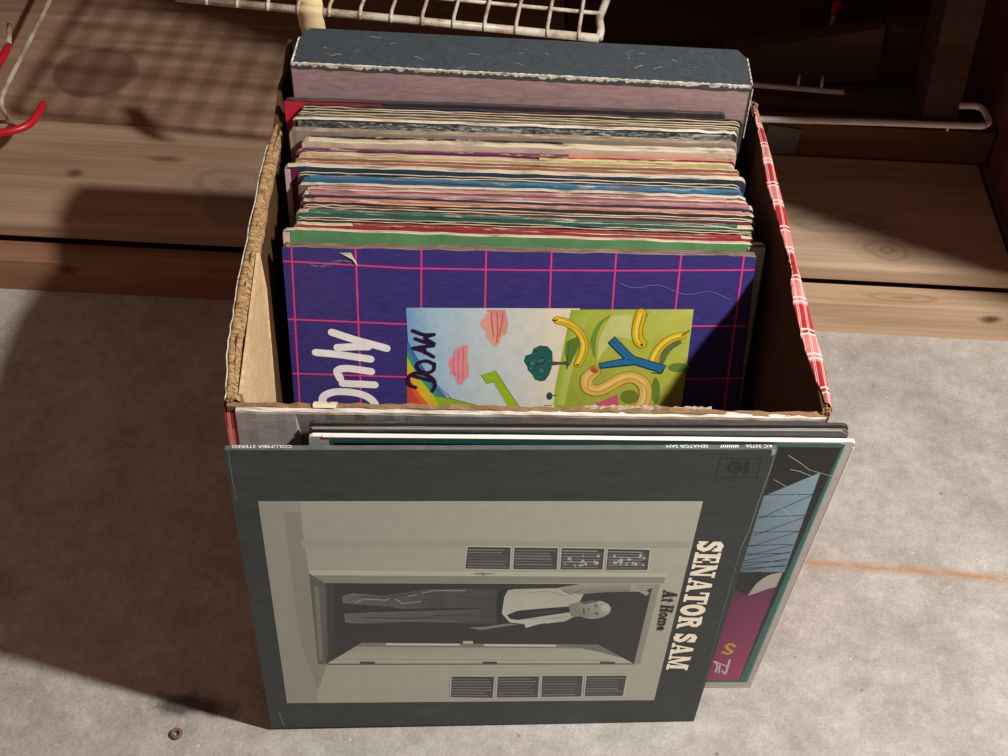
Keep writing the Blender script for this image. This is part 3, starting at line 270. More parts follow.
PICTURE_ART=[([(118,160,196),(160,190,205),(160,190,205),(118,160,196)],[(81.3,273.5),(97.6,273.8),(100.5,167.4),(84.1,167)]),([(160,190,205),(186,200,202),(186,200,202),(160,190,205)],[(97.6,273.8),(124.8,274.2),(127.7,168.1),(100.5,167.4)]),([(186,200,202),(206,206,196),(206,206,196),(186,200,202)],[(124.8,274.2),(158.7,274.8),(161.7,168.9),(127.7,168.1)]),([(206,206,196),(222,210,184),(222,210,184),(206,206,196)],[(158.7,274.8),(179,275.1),(182,169.3),(161.7,168.9)]),([(222,210,184),(226,212,176),(226,212,176),(222,210,184)],[(179,275.1),(199.3,275.5),(202.3,169.8),(182,169.3)]),([(170,178,60),(188,190,90),(178,180,70),(150,152,60),(140,150,50),(150,170,40)],[(193.2,274.4),(276,276.4),(274.6,221.6),(273.1,169.1),(184.3,167),(184.1,211.9)]),([(140,170,40),(160,185,60),(190,190,110),(190,190,100),(150,176,40)],[(193.2,274.4),(208,274.7),(199.3,251.4),(191.2,199.1),(183.4,198.9)]),((196,196,122),[(220.6,270.1),(234.5,271.6),(236.2,252.2),(225.2,254.4),(216.1,241.8),(213.1,234.2),(213.3,252.9)]),((110,140,60),[(219.5,270.7),(217.9,269.5),(216.2,268.3),(214.6,267),(213.1,265.6),(211.7,263.9),(210.6,261.8),(209.5,259.4),(208.5,256.8),(207.8,254.1),(207.4,251.6),(207.4,249.1),(207.8,246.6),(208.4,244.1),(209.1,241.7),(209.6,239.2),(211.9,236.7),(211.7,239.8),(211.4,242.8),(211.2,245.9),(211.1,248.8),(211.2,251.6),(211.7,254.4),(212.3,257.1),(213.1,259.6),(214,261.9),(215,264),(216,265.6),(217.1,266.9),(218.3,268),(219.5,269),(220.6,270.1)]),((90,122,50),[(198.1,253.8),(196.4,253),(194.6,252.2),(192.9,251.3),(191.7,250),(190.9,248.2),(190.5,246.1),(190.3,243.7),(190.4,241.3),(190.7,238.4),(191.4,235.3),(192,232.3),(192.4,230),(192.4,228.7),(192.1,228.2),(191.7,227.9),(191.4,227.4),(194.5,232.6),(195.5,235),(196.4,237.5),(197.5,240.2),(198.8,243.3),(200.1,246.8),(201.5,250.2)]),((104,126,50),[(277.1,231.2),(276.2,229.3),(273.5,227.9),(269.7,227.3),(265.8,227.7),(262.9,229),(261.7,230.9),(262.6,232.8),(265.3,234.2),(269.1,234.8),(273,234.4),(275.9,233.1)]),((104,126,50),[(257.9,212.3),(257.8,206.8),(257,202.7),(255.5,201.2),(253.9,202.7),(252.5,206.7),(251.7,212.2),(251.7,217.6),(252.6,221.6),(254,223.1),(255.7,221.7),(257.1,217.7)]),((110,120,48),[(243.4,206.8),(242.7,203.9),(240.4,201.7),(237.1,200.8),(233.7,201.5),(231.1,203.6),(230.1,206.5),(230.8,209.4),(233.1,211.6),(236.4,212.5),(239.8,211.8),(242.4,209.7)]),((70,110,170),[(81.4,248.2),(83,244.7),(84.6,241.3),(86.3,237.7),(88.2,234),(90.3,230.2),(92.5,226.2),(95,222),(97.8,217.7),(101.1,213),(104.9,208),(108.7,203.1),(112.1,198.6),(114.9,194.7),(117.4,191.2),(119.7,187.8),(122.1,184.3),(122,151.8),(78.7,150.8)]),((60,150,110),[(81.2,241.8),(82.8,238.3),(84.4,234.8),(86.1,231.3),(88,227.7),(90.1,223.9),(92.4,220.1),(94.9,216.1),(97.7,212.1),(101.1,207.7),(104.8,203.2),(108.6,198.8),(112,194.7),(114.9,191),(117.3,187.6),(119.7,184.3),(122.1,181),(122,151.8),(78.7,150.8)]),((190,190,50),[(81,235.3),(82.7,231.8),(84.3,228.4),(86,224.9),(87.9,221.3),(90,217.7),(92.3,214),(94.8,210.2),(97.6,206.4),(101,202.4),(104.8,198.4),(108.6,194.5),(112,190.7),(114.8,187.3),(117.3,184),(119.7,180.9),(122.1,177.6),(122,151.8),(78.7,150.8)]),((228,170,40),[(80.8,228.7),(82.5,225.3),(84.1,221.9),(85.8,218.4),(87.7,214.9),(89.8,211.4),(92.1,207.8),(94.7,204.2),(97.5,200.6),(100.9,197.1),(104.7,193.6),(108.5,190.1),(112,186.7),(114.8,183.5),(117.3,180.4),(119.7,177.4),(122.1,174.3),(122,151.8),(78.7,150.8)]),((216,100,50),[(80.7,222.1),(82.3,218.7),(83.9,215.3),(85.6,211.9),(87.6,208.5),(89.7,205),(92,201.6),(94.5,198.2),(97.4,194.9),(100.8,191.7),(104.6,188.7),(108.5,185.7),(111.9,182.7),(114.8,179.8),(117.3,176.8),(119.6,173.9),(122.1,170.9),(122,151.8),(78.7,150.8)]),((200,70,60),[(80.5,215.4),(82.1,212),(83.8,208.7),(85.5,205.3),(87.4,202),(89.6,198.6),(91.9,195.3),(94.4,192.1),(97.3,189),(100.7,186.3),(104.6,183.8),(108.4,181.3),(111.9,178.7),(114.7,176),(117.3,173.2),(119.6,170.4),(122.1,167.5),(122,151.8),(78.7,150.8)]),((30,70,140),('L',0.6,0),[(81.4,248.2),(82.7,245.4),(84,242.7),(85.2,239.9),(86.6,237),(88.2,234),(89.8,230.9),(91.6,227.6),(93.5,224.3),(95.5,221),(97.8,217.7),(100.4,214.5),(103.2,211.4),(106.1,208.2),(109.2,205),(112.1,201.9)]),((140,170,40),[(99.3,204.8),(112.1,202.3),(131.8,196.7),(153.8,190.3),(119.9,184.3),(103,194.5)]),((40,60,20),('L',0.4,0),[(99.3,204.8),(112.1,202.3),(131.8,196.7)]),([(214,140,130),(214,140,130),(214,140,130),(214,140,130),(226,160,140),(226,160,140),(226,160,140),(226,160,140),(226,160,140),(226,160,140),(226,160,140),(226,160,140),(226,160,140),(226,160,140),(226,160,140),(226,160,140),(226,160,140),(226,160,140)],[(136.3,273.2),(148.6,273.5),(150.9,262.6),(149.4,254.6),(146.4,252.7),(145.1,247.7),(142.5,244.5),(139.9,245.8),(137.7,250.1),(135.5,253.1),(135.5,256.8),(133.3,259.2),(131.7,262.2),(132.4,265.9),(135.5,267.2),(134.9,269.6),(136.7,270.8),(136.3,272)]),((196,96,92),('L',1,0),[(139.2,272.1),(139.4,268.9),(139.6,265.6),(139.8,262.4),(140.1,259.1),(140.6,255.9),(141,252.6)]),((196,96,92),('L',1,0),[(143,271.5),(143.3,267.3),(143.5,262.9),(143.6,258.8),(143.5,255),(143.2,251.3),(143,247.7)]),((196,96,92),('L',1,0),[(147.1,271),(146.9,267.8),(146.7,264.5),(146.3,261.3),(145.7,258.3),(145,255.5),(144.2,252.7)]),([(222,140,150),(222,140,150),(222,140,150),(222,140,150),(222,140,150),(222,140,150),(222,140,150),(222,140,150),(222,140,150),(222,140,150),(222,140,150),(222,140,150),(222,140,150),(222,140,150),(222,140,150),(222,140,150)],[(119.7,246),(123.5,245.4),(122.9,233.5),(124.3,228.5),(123.4,219.6),(120.9,218.2),(119.5,214.3),(116.1,214),(114.5,217.4),(114.5,220.6),(110.6,222.5),(111,226.9),(109.1,229.4),(110.4,234.5),(113,237.1),(113.6,241.5)]),((204,104,110),('L',0.8,0),[(120.2,243.5),(120.1,238.3),(120,233.1),(119.9,228.4),(119.8,224.6),(119.6,221.4),(119.5,218.2)]),((204,104,110),('L',0.8,0),[(116.9,240.9),(116.6,237.7),(116.4,234.4),(116.3,230.9),(116.4,226.8),(116.7,222.5),(116.9,218.1)]),((204,104,110),('L',0.8,0),[(113.5,235.8),(113.2,232.8),(112.9,229.7),(112.9,227),(113.3,224.7),(114,222.7),(114.7,220.7)]),((226,150,100),('L',1.2,0),[(122.2,243.5),(121.9,239.3),(121.6,235),(121.5,231),(121.6,227.4),(122,224.1),(122.3,220.8)]),((96,70,64),[(181.3,234.2),(188.4,233.7),(192.8,235.3),(192.3,233.5),(194.6,231.3),(187.4,231.8),(181.4,230.8)]),([(40,92,84),(40,92,84),(40,92,84),(40,92,84),(40,92,84),(40,92,84),(40,92,84),(40,92,84),(40,92,84),(40,92,84),(40,92,84),(40,92,84),(40,92,84),(40,92,84),(40,92,84),(40,92,84)],[(172.7,246.5),(178.2,246),(181.6,241.7),(182,234.8),(181.4,228.5),(179.9,223.4),(177.3,218.8),(174,217.9),(170,219.3),(168.3,223.1),(164.9,226.9),(164.3,230),(162,233.7),(163,238.2),(167.4,240.1),(168.4,243.9)]),((70,130,112),[(177.1,234.2),(176.8,233.5),(175.9,233.3),(175.3,233.8),(175.2,234.5),(175.9,235),(176.7,234.9)]),((28,70,66),[(174.1,232.3),(173.7,231.6),(172.9,231.4),(172.2,231.8),(172.2,232.6),(172.9,233.1),(173.7,232.9)]),((50,110,96),[(171.2,234.6),(170.8,233.9),(170,233.8),(169.3,234.2),(169.3,235),(169.9,235.5),(170.8,235.3)]),((70,130,112),[(173.9,233.9),(173.5,233.2),(172.7,233.1),(172,233.5),(172,234.3),(172.6,234.8),(173.5,234.6)]),((28,70,66),[(176.3,236.5),(175.9,235.8),(175.1,235.6),(174.4,236.1),(174.4,236.8),(175,237.3),(175.9,237.2)]),((50,110,96),[(176.4,235.2),(176.1,234.5),(175.2,234.3),(174.5,234.8),(174.5,235.6),(175.2,236),(176,235.9)]),((70,130,112),[(168.1,228.3),(167.7,227.6),(166.9,227.4),(166.2,227.9),(166.2,228.6),(166.8,229.1),(167.7,229)]),((28,70,66),[(176.3,232.6),(176,231.9),(175.1,231.7),(174.4,232.2),(174.4,232.9),(175.1,233.4),(175.9,233.3)]),((50,110,96),[(180.5,234.3),(180.1,233.6),(179.3,233.4),(178.6,233.9),(178.6,234.6),(179.2,235.1),(180.1,235)]),((70,130,112),[(175.7,226.1),(175.4,225.4),(174.5,225.2),(173.8,225.7),(173.8,226.4),(174.5,226.9),(175.3,226.8)]),((28,70,66),[(171.2,242),(170.9,241.3),(170,241.1),(169.3,241.6),(169.3,242.3),(170,242.8),(170.8,242.7)]),((50,110,96),[(172.9,233.4),(172.6,232.7),(171.7,232.5),(171.1,232.9),(171,233.7),(171.7,234.2),(172.6,234)]),((70,130,112),[(169.7,231.9),(169.3,231.2),(168.5,231.1),(167.8,231.5),(167.8,232.3),(168.5,232.8),(169.3,232.6)]),((28,70,66),[(166.1,231.9),(165.7,231.2),(164.9,231.1),(164.2,231.5),(164.2,232.3),(164.9,232.8),(165.7,232.6)]),((50,110,96),[(172.5,230.1),(172.2,229.4),(171.3,229.2),(170.7,229.7),(170.6,230.4),(171.3,230.9),(172.1,230.8)]),((70,130,112),[(168.6,233),(168.2,232.3),(167.4,232.1),(166.7,232.5),(166.7,233.3),(167.3,233.8),(168.2,233.6)]),((28,70,66),[(177.6,234.6),(177.2,233.9),(176.4,233.7),(175.7,234.2),(175.7,234.9),(176.4,235.4),(177.2,235.3)]),((50,110,96),[(172.9,221.8),(172.6,221.1),(171.7,220.9),(171.1,221.4),(171,222.2),(171.7,222.7),(172.6,222.5)]),((70,130,112),[(168.3,231.6),(167.9,230.9),(167.1,230.7),(166.4,231.2),(166.4,231.9),(167.1,232.4),(167.9,232.3)]),((28,70,66),[(171.8,231.7),(171.5,231),(170.7,230.8),(170,231.3),(170,232),(170.6,232.5),(171.5,232.4)]),((50,110,96),[(171.2,240),(170.8,239.3),(170,239.1),(169.3,239.6),(169.3,240.3),(170,240.8),(170.8,240.6)]),((70,130,112),[(174.9,227.4),(174.5,226.7),(173.7,226.5),(173,227),(173,227.7),(173.7,228.2),(174.5,228.1)]),((28,70,66),[(172.7,230.6),(172.3,229.9),(171.5,229.8),(170.8,230.2),(170.8,231),(171.4,231.5),(172.3,231.3)]),((50,110,96),[(175.1,221.6),(174.7,220.9),(173.9,220.7),(173.2,221.2),(173.2,222),(173.9,222.5),(174.7,222.3)]),((70,130,112),[(175.6,235),(175.3,234.3),(174.4,234.1),(173.7,234.5),(173.7,235.3),(174.4,235.8),(175.2,235.6)]),((28,70,66),[(173.5,232.6),(173.1,231.9),(172.3,231.7),(171.6,232.1),(171.6,232.9),(172.2,233.4),(173.1,233.2)]),((40,70,80),[(182.8,206.3),(182.5,204.5),(181.4,203.3),(180,203.3),(178.9,204.4),(178.4,206.2),(178.8,208.1),(179.8,209.2),(181.2,209.3),(182.4,208.2)]),((60,60,60),('L',0.7,0),[(182.1,206.7),(185.4,206.8)]),((80,60,50),('L',0.5,0),[(176.7,198.2),(182.8,198.6)]),((150,182,36),[(132.5,222.3),(142.2,226.1),(145,221.3),(161.6,193.2),(153.7,193),(141.2,217.1),(136.5,215.5)]),((40,60,20),('L',0.4,0),[(142.2,226.1),(161.6,193.2)]),((60,80,20),('L',0.3,0),[(132.5,222.3),(136.5,215.5),(141.2,217.1)]),((120,92,24),('L',5.98,1),[(184.4,266.4),(185.9,266),(187.4,265.6),(188.8,265.3),(190.3,264.8),(191.7,264.1),(193.2,263.2),(194.8,262.1),(196.3,260.9),(197.7,259.6),(199,258.1),(200.1,256.5),(201.1,254.7),(202,252.8),(202.7,250.8),(203.2,249),(203.4,247.2),(203.3,245.4),(203.1,243.7),(202.8,241.9),(202.4,240.3),(202,238.7),(201.5,237.2),(200.9,235.7),(200.4,234.2),(199.8,232.7)]),((216,178,30),('L',5.2,1),[(184.4,266.4),(185.9,266),(187.4,265.6),(188.8,265.3),(190.3,264.8),(191.7,264.1),(193.2,263.2),(194.8,262.1),(196.3,260.9),(197.7,259.6),(199,258.1),(200.1,256.5),(201.1,254.7),(202,252.8),(202.7,250.8),(203.2,249),(203.4,247.2),(203.3,245.4),(203.1,243.7),(202.8,241.9),(202.4,240.3),(202,238.7),(201.5,237.2),(200.9,235.7),(200.4,234.2),(199.8,232.7)]),((236,208,90),('L',1.56,0),[(184,266.7),(185.4,266.3),(186.9,266),(188.4,265.6),(189.8,265.1),(191.3,264.4),(192.8,263.5),(194.3,262.5),(195.9,261.3),(197.3,259.9),(198.6,258.5),(199.7,256.9),(200.7,255.1),(201.6,253.1),(202.3,251.2),(202.7,249.4),(202.9,247.6),(202.9,245.8),(202.7,244),(202.3,242.3),(202,240.6),(201.6,239),(201.1,237.5),(200.5,236),(199.9,234.6),(199.3,233)]),((170,130,24),('L',0.62,0),[(185.4,265.4),(186.9,265),(188.4,264.7),(189.8,264.3),(191.3,263.8),(192.7,263.1),(194.3,262.2),(195.8,261.2),(197.3,260),(198.8,258.6),(200,257.2),(201.1,255.5),(202.1,253.7),(203,251.8),(203.7,249.9),(204.2,248),(204.4,246.2),(204.4,244.4),(204.1,242.7),(203.8,241),(203.5,239.3),(203.1,237.7),(202.6,236.2),(202,234.7),(201.4,233.2),(200.8,231.7)]),((50,40,20),('L',0.9,0),[(180.8,266.7),(182.5,265.7),(184.6,266.7)]),((40,32,20),[(200.4,231.7),(200.1,231.1),(199.4,230.9),(198.7,231.1),(198.4,231.6),(198.7,232.2),(199.4,232.4),(200.1,232.2)]),((90,122,60),[(246.4,275.7),(245.7,273.9),(245.1,272.2),(244.4,270.3),(243.9,268.2),(243.3,265.7),(242.8,262.8),(242.5,259.9),(242.4,257.2),(242.8,254.9),(243.5,252.8),(244.4,250.7),(245.2,248.7),(244.1,247.4),(240.2,258.4)]),((120,92,24),('L',7.82,1),[(240.9,272.7),(240.8,272.1),(240.7,271.6),(240.6,271),(240.5,270.3),(240.4,269.4),(240.1,268.2),(239.8,266.7),(239.5,265.2),(239.2,263.6),(239.1,262),(239,260.4),(239,258.7),(239.1,257.1),(239.3,255.5),(239.6,254.1),(240,253),(240.5,252),(241.1,251.2),(241.8,250.4),(242.4,249.6)]),((216,178,30),('L',6.8,1),[(240.9,272.7),(240.8,272.1),(240.7,271.6),(240.6,271),(240.5,270.3),(240.4,269.4),(240.1,268.2),(239.8,266.7),(239.5,265.2),(239.2,263.6),(239.1,262),(239,260.4),(239,258.7),(239.1,257.1),(239.3,255.5),(239.6,254.1),(240,253),(240.5,252),(241.1,251.2),(241.8,250.4),(242.4,249.6)]),((236,208,90),('L',2.04,0),[(240.4,273.1),(240.3,272.5),(240.3,271.9),(240.2,271.3),(240.1,270.6),(239.9,269.7),(239.7,268.5),(239.4,267.1),(239,265.6),(238.8,264),(238.6,262.4),(238.6,260.8),(238.6,259.1),(238.7,257.4),(238.9,255.8),(239.1,254.5),(239.5,253.3),(240.1,252.4),(240.7,251.6),(241.3,250.8),(241.9,249.9)]),((170,130,24),('L',0.82,0),[(241.9,271.8),(241.8,271.2),(241.7,270.6),(241.6,270),(241.5,269.3),(241.4,268.4),(241.1,267.2),(240.8,265.8),(240.5,264.3),(240.3,262.7),(240.1,261.1),(240.1,259.5),(240.1,257.8),(240.2,256.1),(240.3,254.5),(240.6,253.1),(241,252),(241.6,251.1),(242.2,250.3),(242.8,249.5),(243.4,248.6)]),((40,32,20),[(243.8,248.4),(243.5,247.8),(242.8,247.5),(242.1,247.7),(241.8,248.3),(242,249),(242.7,249.2),(243.4,249)]),((96,112,60),[(256,233.9),(256,235.8),(256,237.7),(256.1,239.6),(256.6,241.4),(257.4,243.4),(258.6,245.5),(260,247.4),(261.5,249),(263.1,250.2),(265,251.2),(266.9,252),(268.8,252.9),(270.1,250.4),(268.2,248.9),(266.3,247.5),(264.5,245.9),(262.9,244.1),(261.7,241.8),(260.6,239.3),(259.7,236.6),(258.7,234)]),((120,92,24),('L',6.44,1),[(269.6,256.3),(268.1,255.8),(266.6,255.3),(265.1,254.7),(263.6,254.1),(262.2,253.3),(260.9,252.4),(259.6,251.4),(258.3,250.2),(257.2,249),(256.1,247.7),(255.2,246.2),(254.3,244.7),(253.5,243.1),(252.8,241.6),(252.3,240.1),(251.9,238.8),(251.6,237.5),(251.4,236.3),(251.3,235),(251.1,233.8)]),((216,178,30),('L',5.6,1),[(269.6,256.3),(268.1,255.8),(266.6,255.3),(265.1,254.7),(263.6,254.1),(262.2,253.3),(260.9,252.4),(259.6,251.4),(258.3,250.2),(257.2,249),(256.1,247.7),(255.2,246.2),(254.3,244.7),(253.5,243.1),(252.8,241.6),(252.3,240.1),(251.9,238.8),(251.6,237.5),(251.4,236.3),(251.3,235),(251.1,233.8)]),((236,208,90),('L',1.68,0),[(269.1,256.7),(267.6,256.1),(266.1,255.6),(264.6,255.1),(263.2,254.5),(261.8,253.7),(260.4,252.8),(259.1,251.7),(257.9,250.6),(256.7,249.3),(255.7,248),(254.7,246.6),(253.8,245.1),(253.1,243.5),(252.4,241.9),(251.8,240.5),(251.4,239.1),(251.1,237.9),(251,236.6),(250.8,235.4),(250.6,234.2)]),((170,130,24),('L',0.67,0),[(270.6,255.4),(269.1,254.8),(267.6,254.3),(266.1,253.8),(264.7,253.2),(263.3,252.4),(261.9,251.4),(260.6,250.4),(259.4,249.2),(258.2,248),(257.2,246.7),(256.2,245.3),(255.3,243.7),(254.6,242.1),(253.9,240.6),(253.3,239.1),(252.9,237.8),(252.7,236.5),(252.5,235.3),(252.3,234.1),(252.1,232.8)]),((120,92,24),('L',1.2,0),[(269.6,256.3),(274.7,260.4)]),((150,110,40),('L',9.4,1),[(211.1,226.6),(210.3,225.8),(209.4,225),(208.5,224.2),(207.7,223.3),(207,222.4),(206.5,221.4),(206.3,220.2),(206.2,218.8),(206.3,217.4),(206.5,216),(206.9,214.7),(207.4,213.7),(208.2,213),(209.2,212.4),(210.4,211.9),(211.7,211.6),(213,211.5),(214.2,211.6),(215.4,211.8),(216.7,212.3),(218,213),(219.3,213.8),(220.5,214.6),(221.8,215.3),(223,216.2),(224.3,217.1),(225.5,218.1),(226.7,219.1),(228,219.9),(229.3,220.6),(230.7,221.3),(232.1,221.9),(233.6,222.4),(235.1,222.7),(236.6,222.9),(238,222.7),(239.5,222.3),(241,221.6),(242.5,220.7),(243.9,219.7),(245.1,218.5),(246.1,217.2),(246.8,215.7),(247.4,214.1),(247.7,212.3),(247.9,210.4),(248,208.6),(247.9,206.9),(247.6,205.3),(247.2,203.6),(246.6,202),(245.9,200.4),(245,199),(244,197.7),(242.8,196.5),(241.5,195.6),(240,194.7),(238.4,193.9),(236.9,193.1),(235.4,192.2)]),((214,176,84),('L',8.2,1),[(211.1,226.6),(210.3,225.8),(209.4,225),(208.5,224.2),(207.7,223.3),(207,222.4),(206.5,221.4),(206.3,220.2),(206.2,218.8),(206.3,217.4),(206.5,216),(206.9,214.7),(207.4,213.7),(208.2,213),(209.2,212.4),(210.4,211.9),(211.7,211.6),(213,211.5),(214.2,211.6),(215.4,211.8),(216.7,212.3),(218,213),(219.3,213.8),(220.5,214.6),(221.8,215.3),(223,216.2),(224.3,217.1),(225.5,218.1),(226.7,219.1),(228,219.9),(229.3,220.6),(230.7,221.3),(232.1,221.9),(233.6,222.4),(235.1,222.7),(236.6,222.9),(238,222.7),(239.5,222.3),(241,221.6),(242.5,220.7),(243.9,219.7),(245.1,218.5),(246.1,217.2),(246.8,215.7),(247.4,214.1),(247.7,212.3),(247.9,210.4),(248,208.6),(247.9,206.9),(247.6,205.3),(247.2,203.6),(246.6,202),(245.9,200.4),(245,199),(244,197.7),(242.8,196.5),(241.5,195.6),(240,194.7),(238.4,193.9),(236.9,193.1),(235.4,192.2)]),((226,196,120),('L',2.2,0),[(210.7,227.5),(209.9,226.6),(209,225.8),(208.1,225),(207.3,224.2),(206.6,223.3),(206.2,222.3),(205.9,221.1),(205.9,219.7),(205.9,218.3),(206.1,216.9),(206.5,215.6),(207.1,214.6),(207.8,213.9),(208.8,213.3),(210,212.8),(211.3,212.5),(212.6,212.4),(213.8,212.5),(215.1,212.7),(216.3,213.2),(217.6,213.9),(218.9,214.6),(220.2,215.5),(221.4,216.2),(222.7,217.1),(223.9,218),(225.1,219),(226.3,219.9),(227.6,220.8),(228.9,221.5),(230.3,222.1),(231.7,222.7),(233.2,223.3),(234.7,223.6),(236.2,223.8),(237.6,223.6),(239.1,223.2),(240.6,222.5),(242.1,221.6),(243.5,220.5),(244.7,219.3),(245.7,218.1),(246.4,216.6),(247,215),(247.4,213.2),(247.6,211.3),(247.6,209.5),(247.5,207.8),(247.2,206.2),(246.8,204.5),(246.2,202.9),(245.5,201.3),(244.6,199.9),(243.6,198.6),(242.5,197.5),(241.1,196.5),(239.6,195.6),(238,194.8),(236.5,194),(235,193.1)]),((206,130,50),('L',0.8,0),[(211.7,225.3),(210.9,224.5),(210,223.7),(209.1,222.9),(208.3,222.1),(207.6,221.2),(207.2,220.1),(206.9,218.9),(206.8,217.6),(206.9,216.1),(207.1,214.7),(207.5,213.5),(208,212.5),(208.8,211.7),(209.8,211.1),(211,210.7),(212.3,210.4),(213.6,210.2),(214.8,210.3),(216,210.6),(217.3,211.1),(218.6,211.7),(219.9,212.5),(221.2,213.3),(222.4,214.1),(223.7,214.9),(224.9,215.8),(226.1,216.8),(227.3,217.8),(228.6,218.7),(229.9,219.4),(231.3,220),(232.7,220.6),(234.2,221.1),(235.7,221.5),(237.2,221.6),(238.6,221.5),(240.1,221.1),(241.6,220.4),(243.1,219.5),(244.5,218.4),(245.8,217.2),(246.7,215.9),(247.5,214.5),(248,212.8),(248.4,211),(248.6,209.1),(248.6,207.3),(248.5,205.6),(248.3,204),(247.8,202.3),(247.2,200.7),(246.5,199.1),(245.6,197.7),(244.7,196.4),(243.5,195.2),(242.1,194.3),(240.6,193.4),(239.1,192.6),(237.5,191.8),(236,190.9)]),((176,120,60),[(214.3,226.5),(213.7,225.6),(212.6,225.2),(211.2,225.3),(209.8,225.9),(208.7,226.9),(208.1,228.1),(208.1,229.3),(208.8,230.2),(209.9,230.6),(211.3,230.5),(212.7,229.9),(213.8,228.8),(214.4,227.6)]),((150,90,60),[(213.1,226.7),(212.6,226.1),(211.7,225.9),(210.6,226.2),(209.6,226.9),(209,227.7),(208.9,228.6),(209.5,229.1),(210.4,229.3),(211.5,229),(212.5,228.4),(213,227.5)]),((24,50,74),[(219.3,249.6),(223.9,254.9),(238.1,239.8),(261,232.8),(258.3,226.1),(239.1,232.5),(215.2,229),(214,233.6),(230.5,237.9)]),((40,108,150),[(220.3,249.6),(224,253.9),(237.9,239),(260.3,232.2),(257.8,227.1),(239,233.5),(215.5,229.9),(214.7,233.1),(232.2,237.4)]),((30,70,110),('L',0.5,0),[(232.7,237.4),(237.2,236.3)]),((30,70,110),('L',0.3,0),[(222.1,251.9),(234.9,238.2)]),((60,60,50),('L',0.7,0),[(251,226.8),(256.6,226.1),(259.6,230.2)]),((196,84,112),[(209.7,199.3),(228.3,208.8),(230.9,192.1),(210.1,191.6)])]
ONLY_ART=[((238,232,226),('L',5.6,1),[(29.8,253.6),(33.6,252.3),(37.3,250.9),(41.1,249.6),(45.5,248.1),(50.4,246.6),(55.9,245.1),(61.5,243.5),(67,241.9)]),((238,232,226),('L',5.6,1),[(33,241.8),(36.2,242),(39.3,242.3),(42.4,242.5),(45.2,242.7),(47.7,242.8),(49.9,242.8),(52,242.8),(54.2,242.9)]),((238,232,226),('L',5.6,1),[(17.7,237.6),(22.3,237.2),(26.8,236.9),(31.3,236.5),(35.9,236),(40.7,235.3),(45.6,234.6),(50.6,233.9),(55.5,233.1)]),((238,232,226),('L',5.6,1),[(35.1,213.2),(38.2,213.1),(41.4,213),(44.5,212.9),(47.4,212.9),(50.1,212.8),(52.6,212.7),(55.1,212.6),(57.6,212.5)]),((238,232,226),('L',5.6,1),[(33.5,217.1),(32.9,218.8),(32.2,220.5),(31.8,222.1),(32,223.3),(32.9,224.2),(34.4,224.9),(36.4,225.2),(39,225.4),(42.4,225.1),(46.6,224.6),(51.1,223.9),(55.5,223.2)]),((238,232,226),('L',5.6,1),[(20.7,190.4),(20.4,193.2),(20,196.1),(19.9,198.8),(20.4,201.1),(21.6,202.8),(23.4,204.1),(25.6,205.1),(28,205.9),(30.7,206.4),(33.7,206.5),(36.8,206.4),(39.8,206.2),(42.7,205.8),(45.6,205.2),(48.3,204.4),(50.7,203.4),(52.6,202.2),(54.4,200.8),(55.8,199.2),(56.8,197.6),(57.4,196.1),(57.5,194.5),(57.4,192.9),(57.5,191.2)])]
NAME_ART=[((44,24,58),('L',2.6,1),[(85.6,256.3),(87.5,255.5),(89.3,254.7),(91.2,253.9),(93,253.4),(94.8,253.3),(96.5,253.3),(98.3,253.5),(100.1,253.6)]),((44,24,58),('L',2.6,1),[(100.1,253.6),(98.3,253),(96.3,252.4),(94.7,251.8),(94,251),(94.7,250),(96.2,248.9),(98.2,247.7),(100,246.5)]),((44,24,58),('L',2.6,1),[(100,246.5),(98.1,246.8),(96.3,247.1),(94.5,247.5),(92.9,247.9),(91.4,248.4),(90,249),(88.6,249.6),(87.2,250.2)]),((44,24,58),('L',2.6,1),[(85.6,242.7),(87.4,242.2),(89.2,241.7),(91,241.1),(92.7,240.4),(94.4,239.5),(96.1,238.4),(97.8,237.3),(99.5,236.2)]),((44,24,58),('L',2.6,1),[(85.6,242.7),(87.4,243.1),(89.2,243.5),(91,243.8),(92.8,244.1),(94.5,244.4),(96.2,244.6),(97.9,244.7),(99.6,244.9)]),((44,24,58),('L',2.6,1),[(92.8,244.1),(93,242.9),(93.3,241.7),(93.5,240.4),(93.8,239.2)]),((44,24,58),('L',2.6,1),[(99.7,230.5),(98.3,231.2),(97,232),(95.6,232.6),(94.2,232.9),(92.7,232.7),(91.1,232.3),(89.7,231.6),(88.6,230.9),(88,230.1),(87.6,229.1),(87.6,228.1),(88,227.1),(88.9,226),(90.3,224.9),(91.9,223.9),(93.5,223.4),(95,223.4),(96.5,223.8),(98,224.5),(99,225.4),(99.6,226.5),(99.8,227.8),(99.9,229.2),(100,230.5)]),((44,24,58),('L',2.6,1),[(86.5,211.3),(85.3,211.8),(84.1,212.2),(82.9,212.7),(82.1,213.5),(81.6,214.8),(81.4,216.3),(81.4,217.9),(81.7,219.3),(82.3,220.4),(83.3,221.4),(84.4,222.3),(85.7,222.8),(87.2,223.1),(88.9,223.1),(90.7,222.9),(92.3,222.5),(94,221.9),(95.7,221),(97.2,220.1),(98.4,219),(99.2,217.9),(99.8,216.6),(100.1,215.2),(100.2,213.9),(100,212.6),(99.4,211.3),(98.8,210),(98.2,208.7)]),((44,24,58),('L',2.6,1),[(83.2,221.2),(85.2,220.6),(87.2,220),(89.2,219.4),(91.1,218.9),(93,218.4),(94.8,217.9),(96.6,217.5),(98.3,217.1)])]
TITLE_QUAD=[(281.5, 226.8), (298.3, 225.8), (297.8, 73.0), (282.3, 74.2)]
SUB_QUAD=[(267.0, 174.0), (277.1, 172.4), (276.2, 124.4), (268.9, 125.8)]


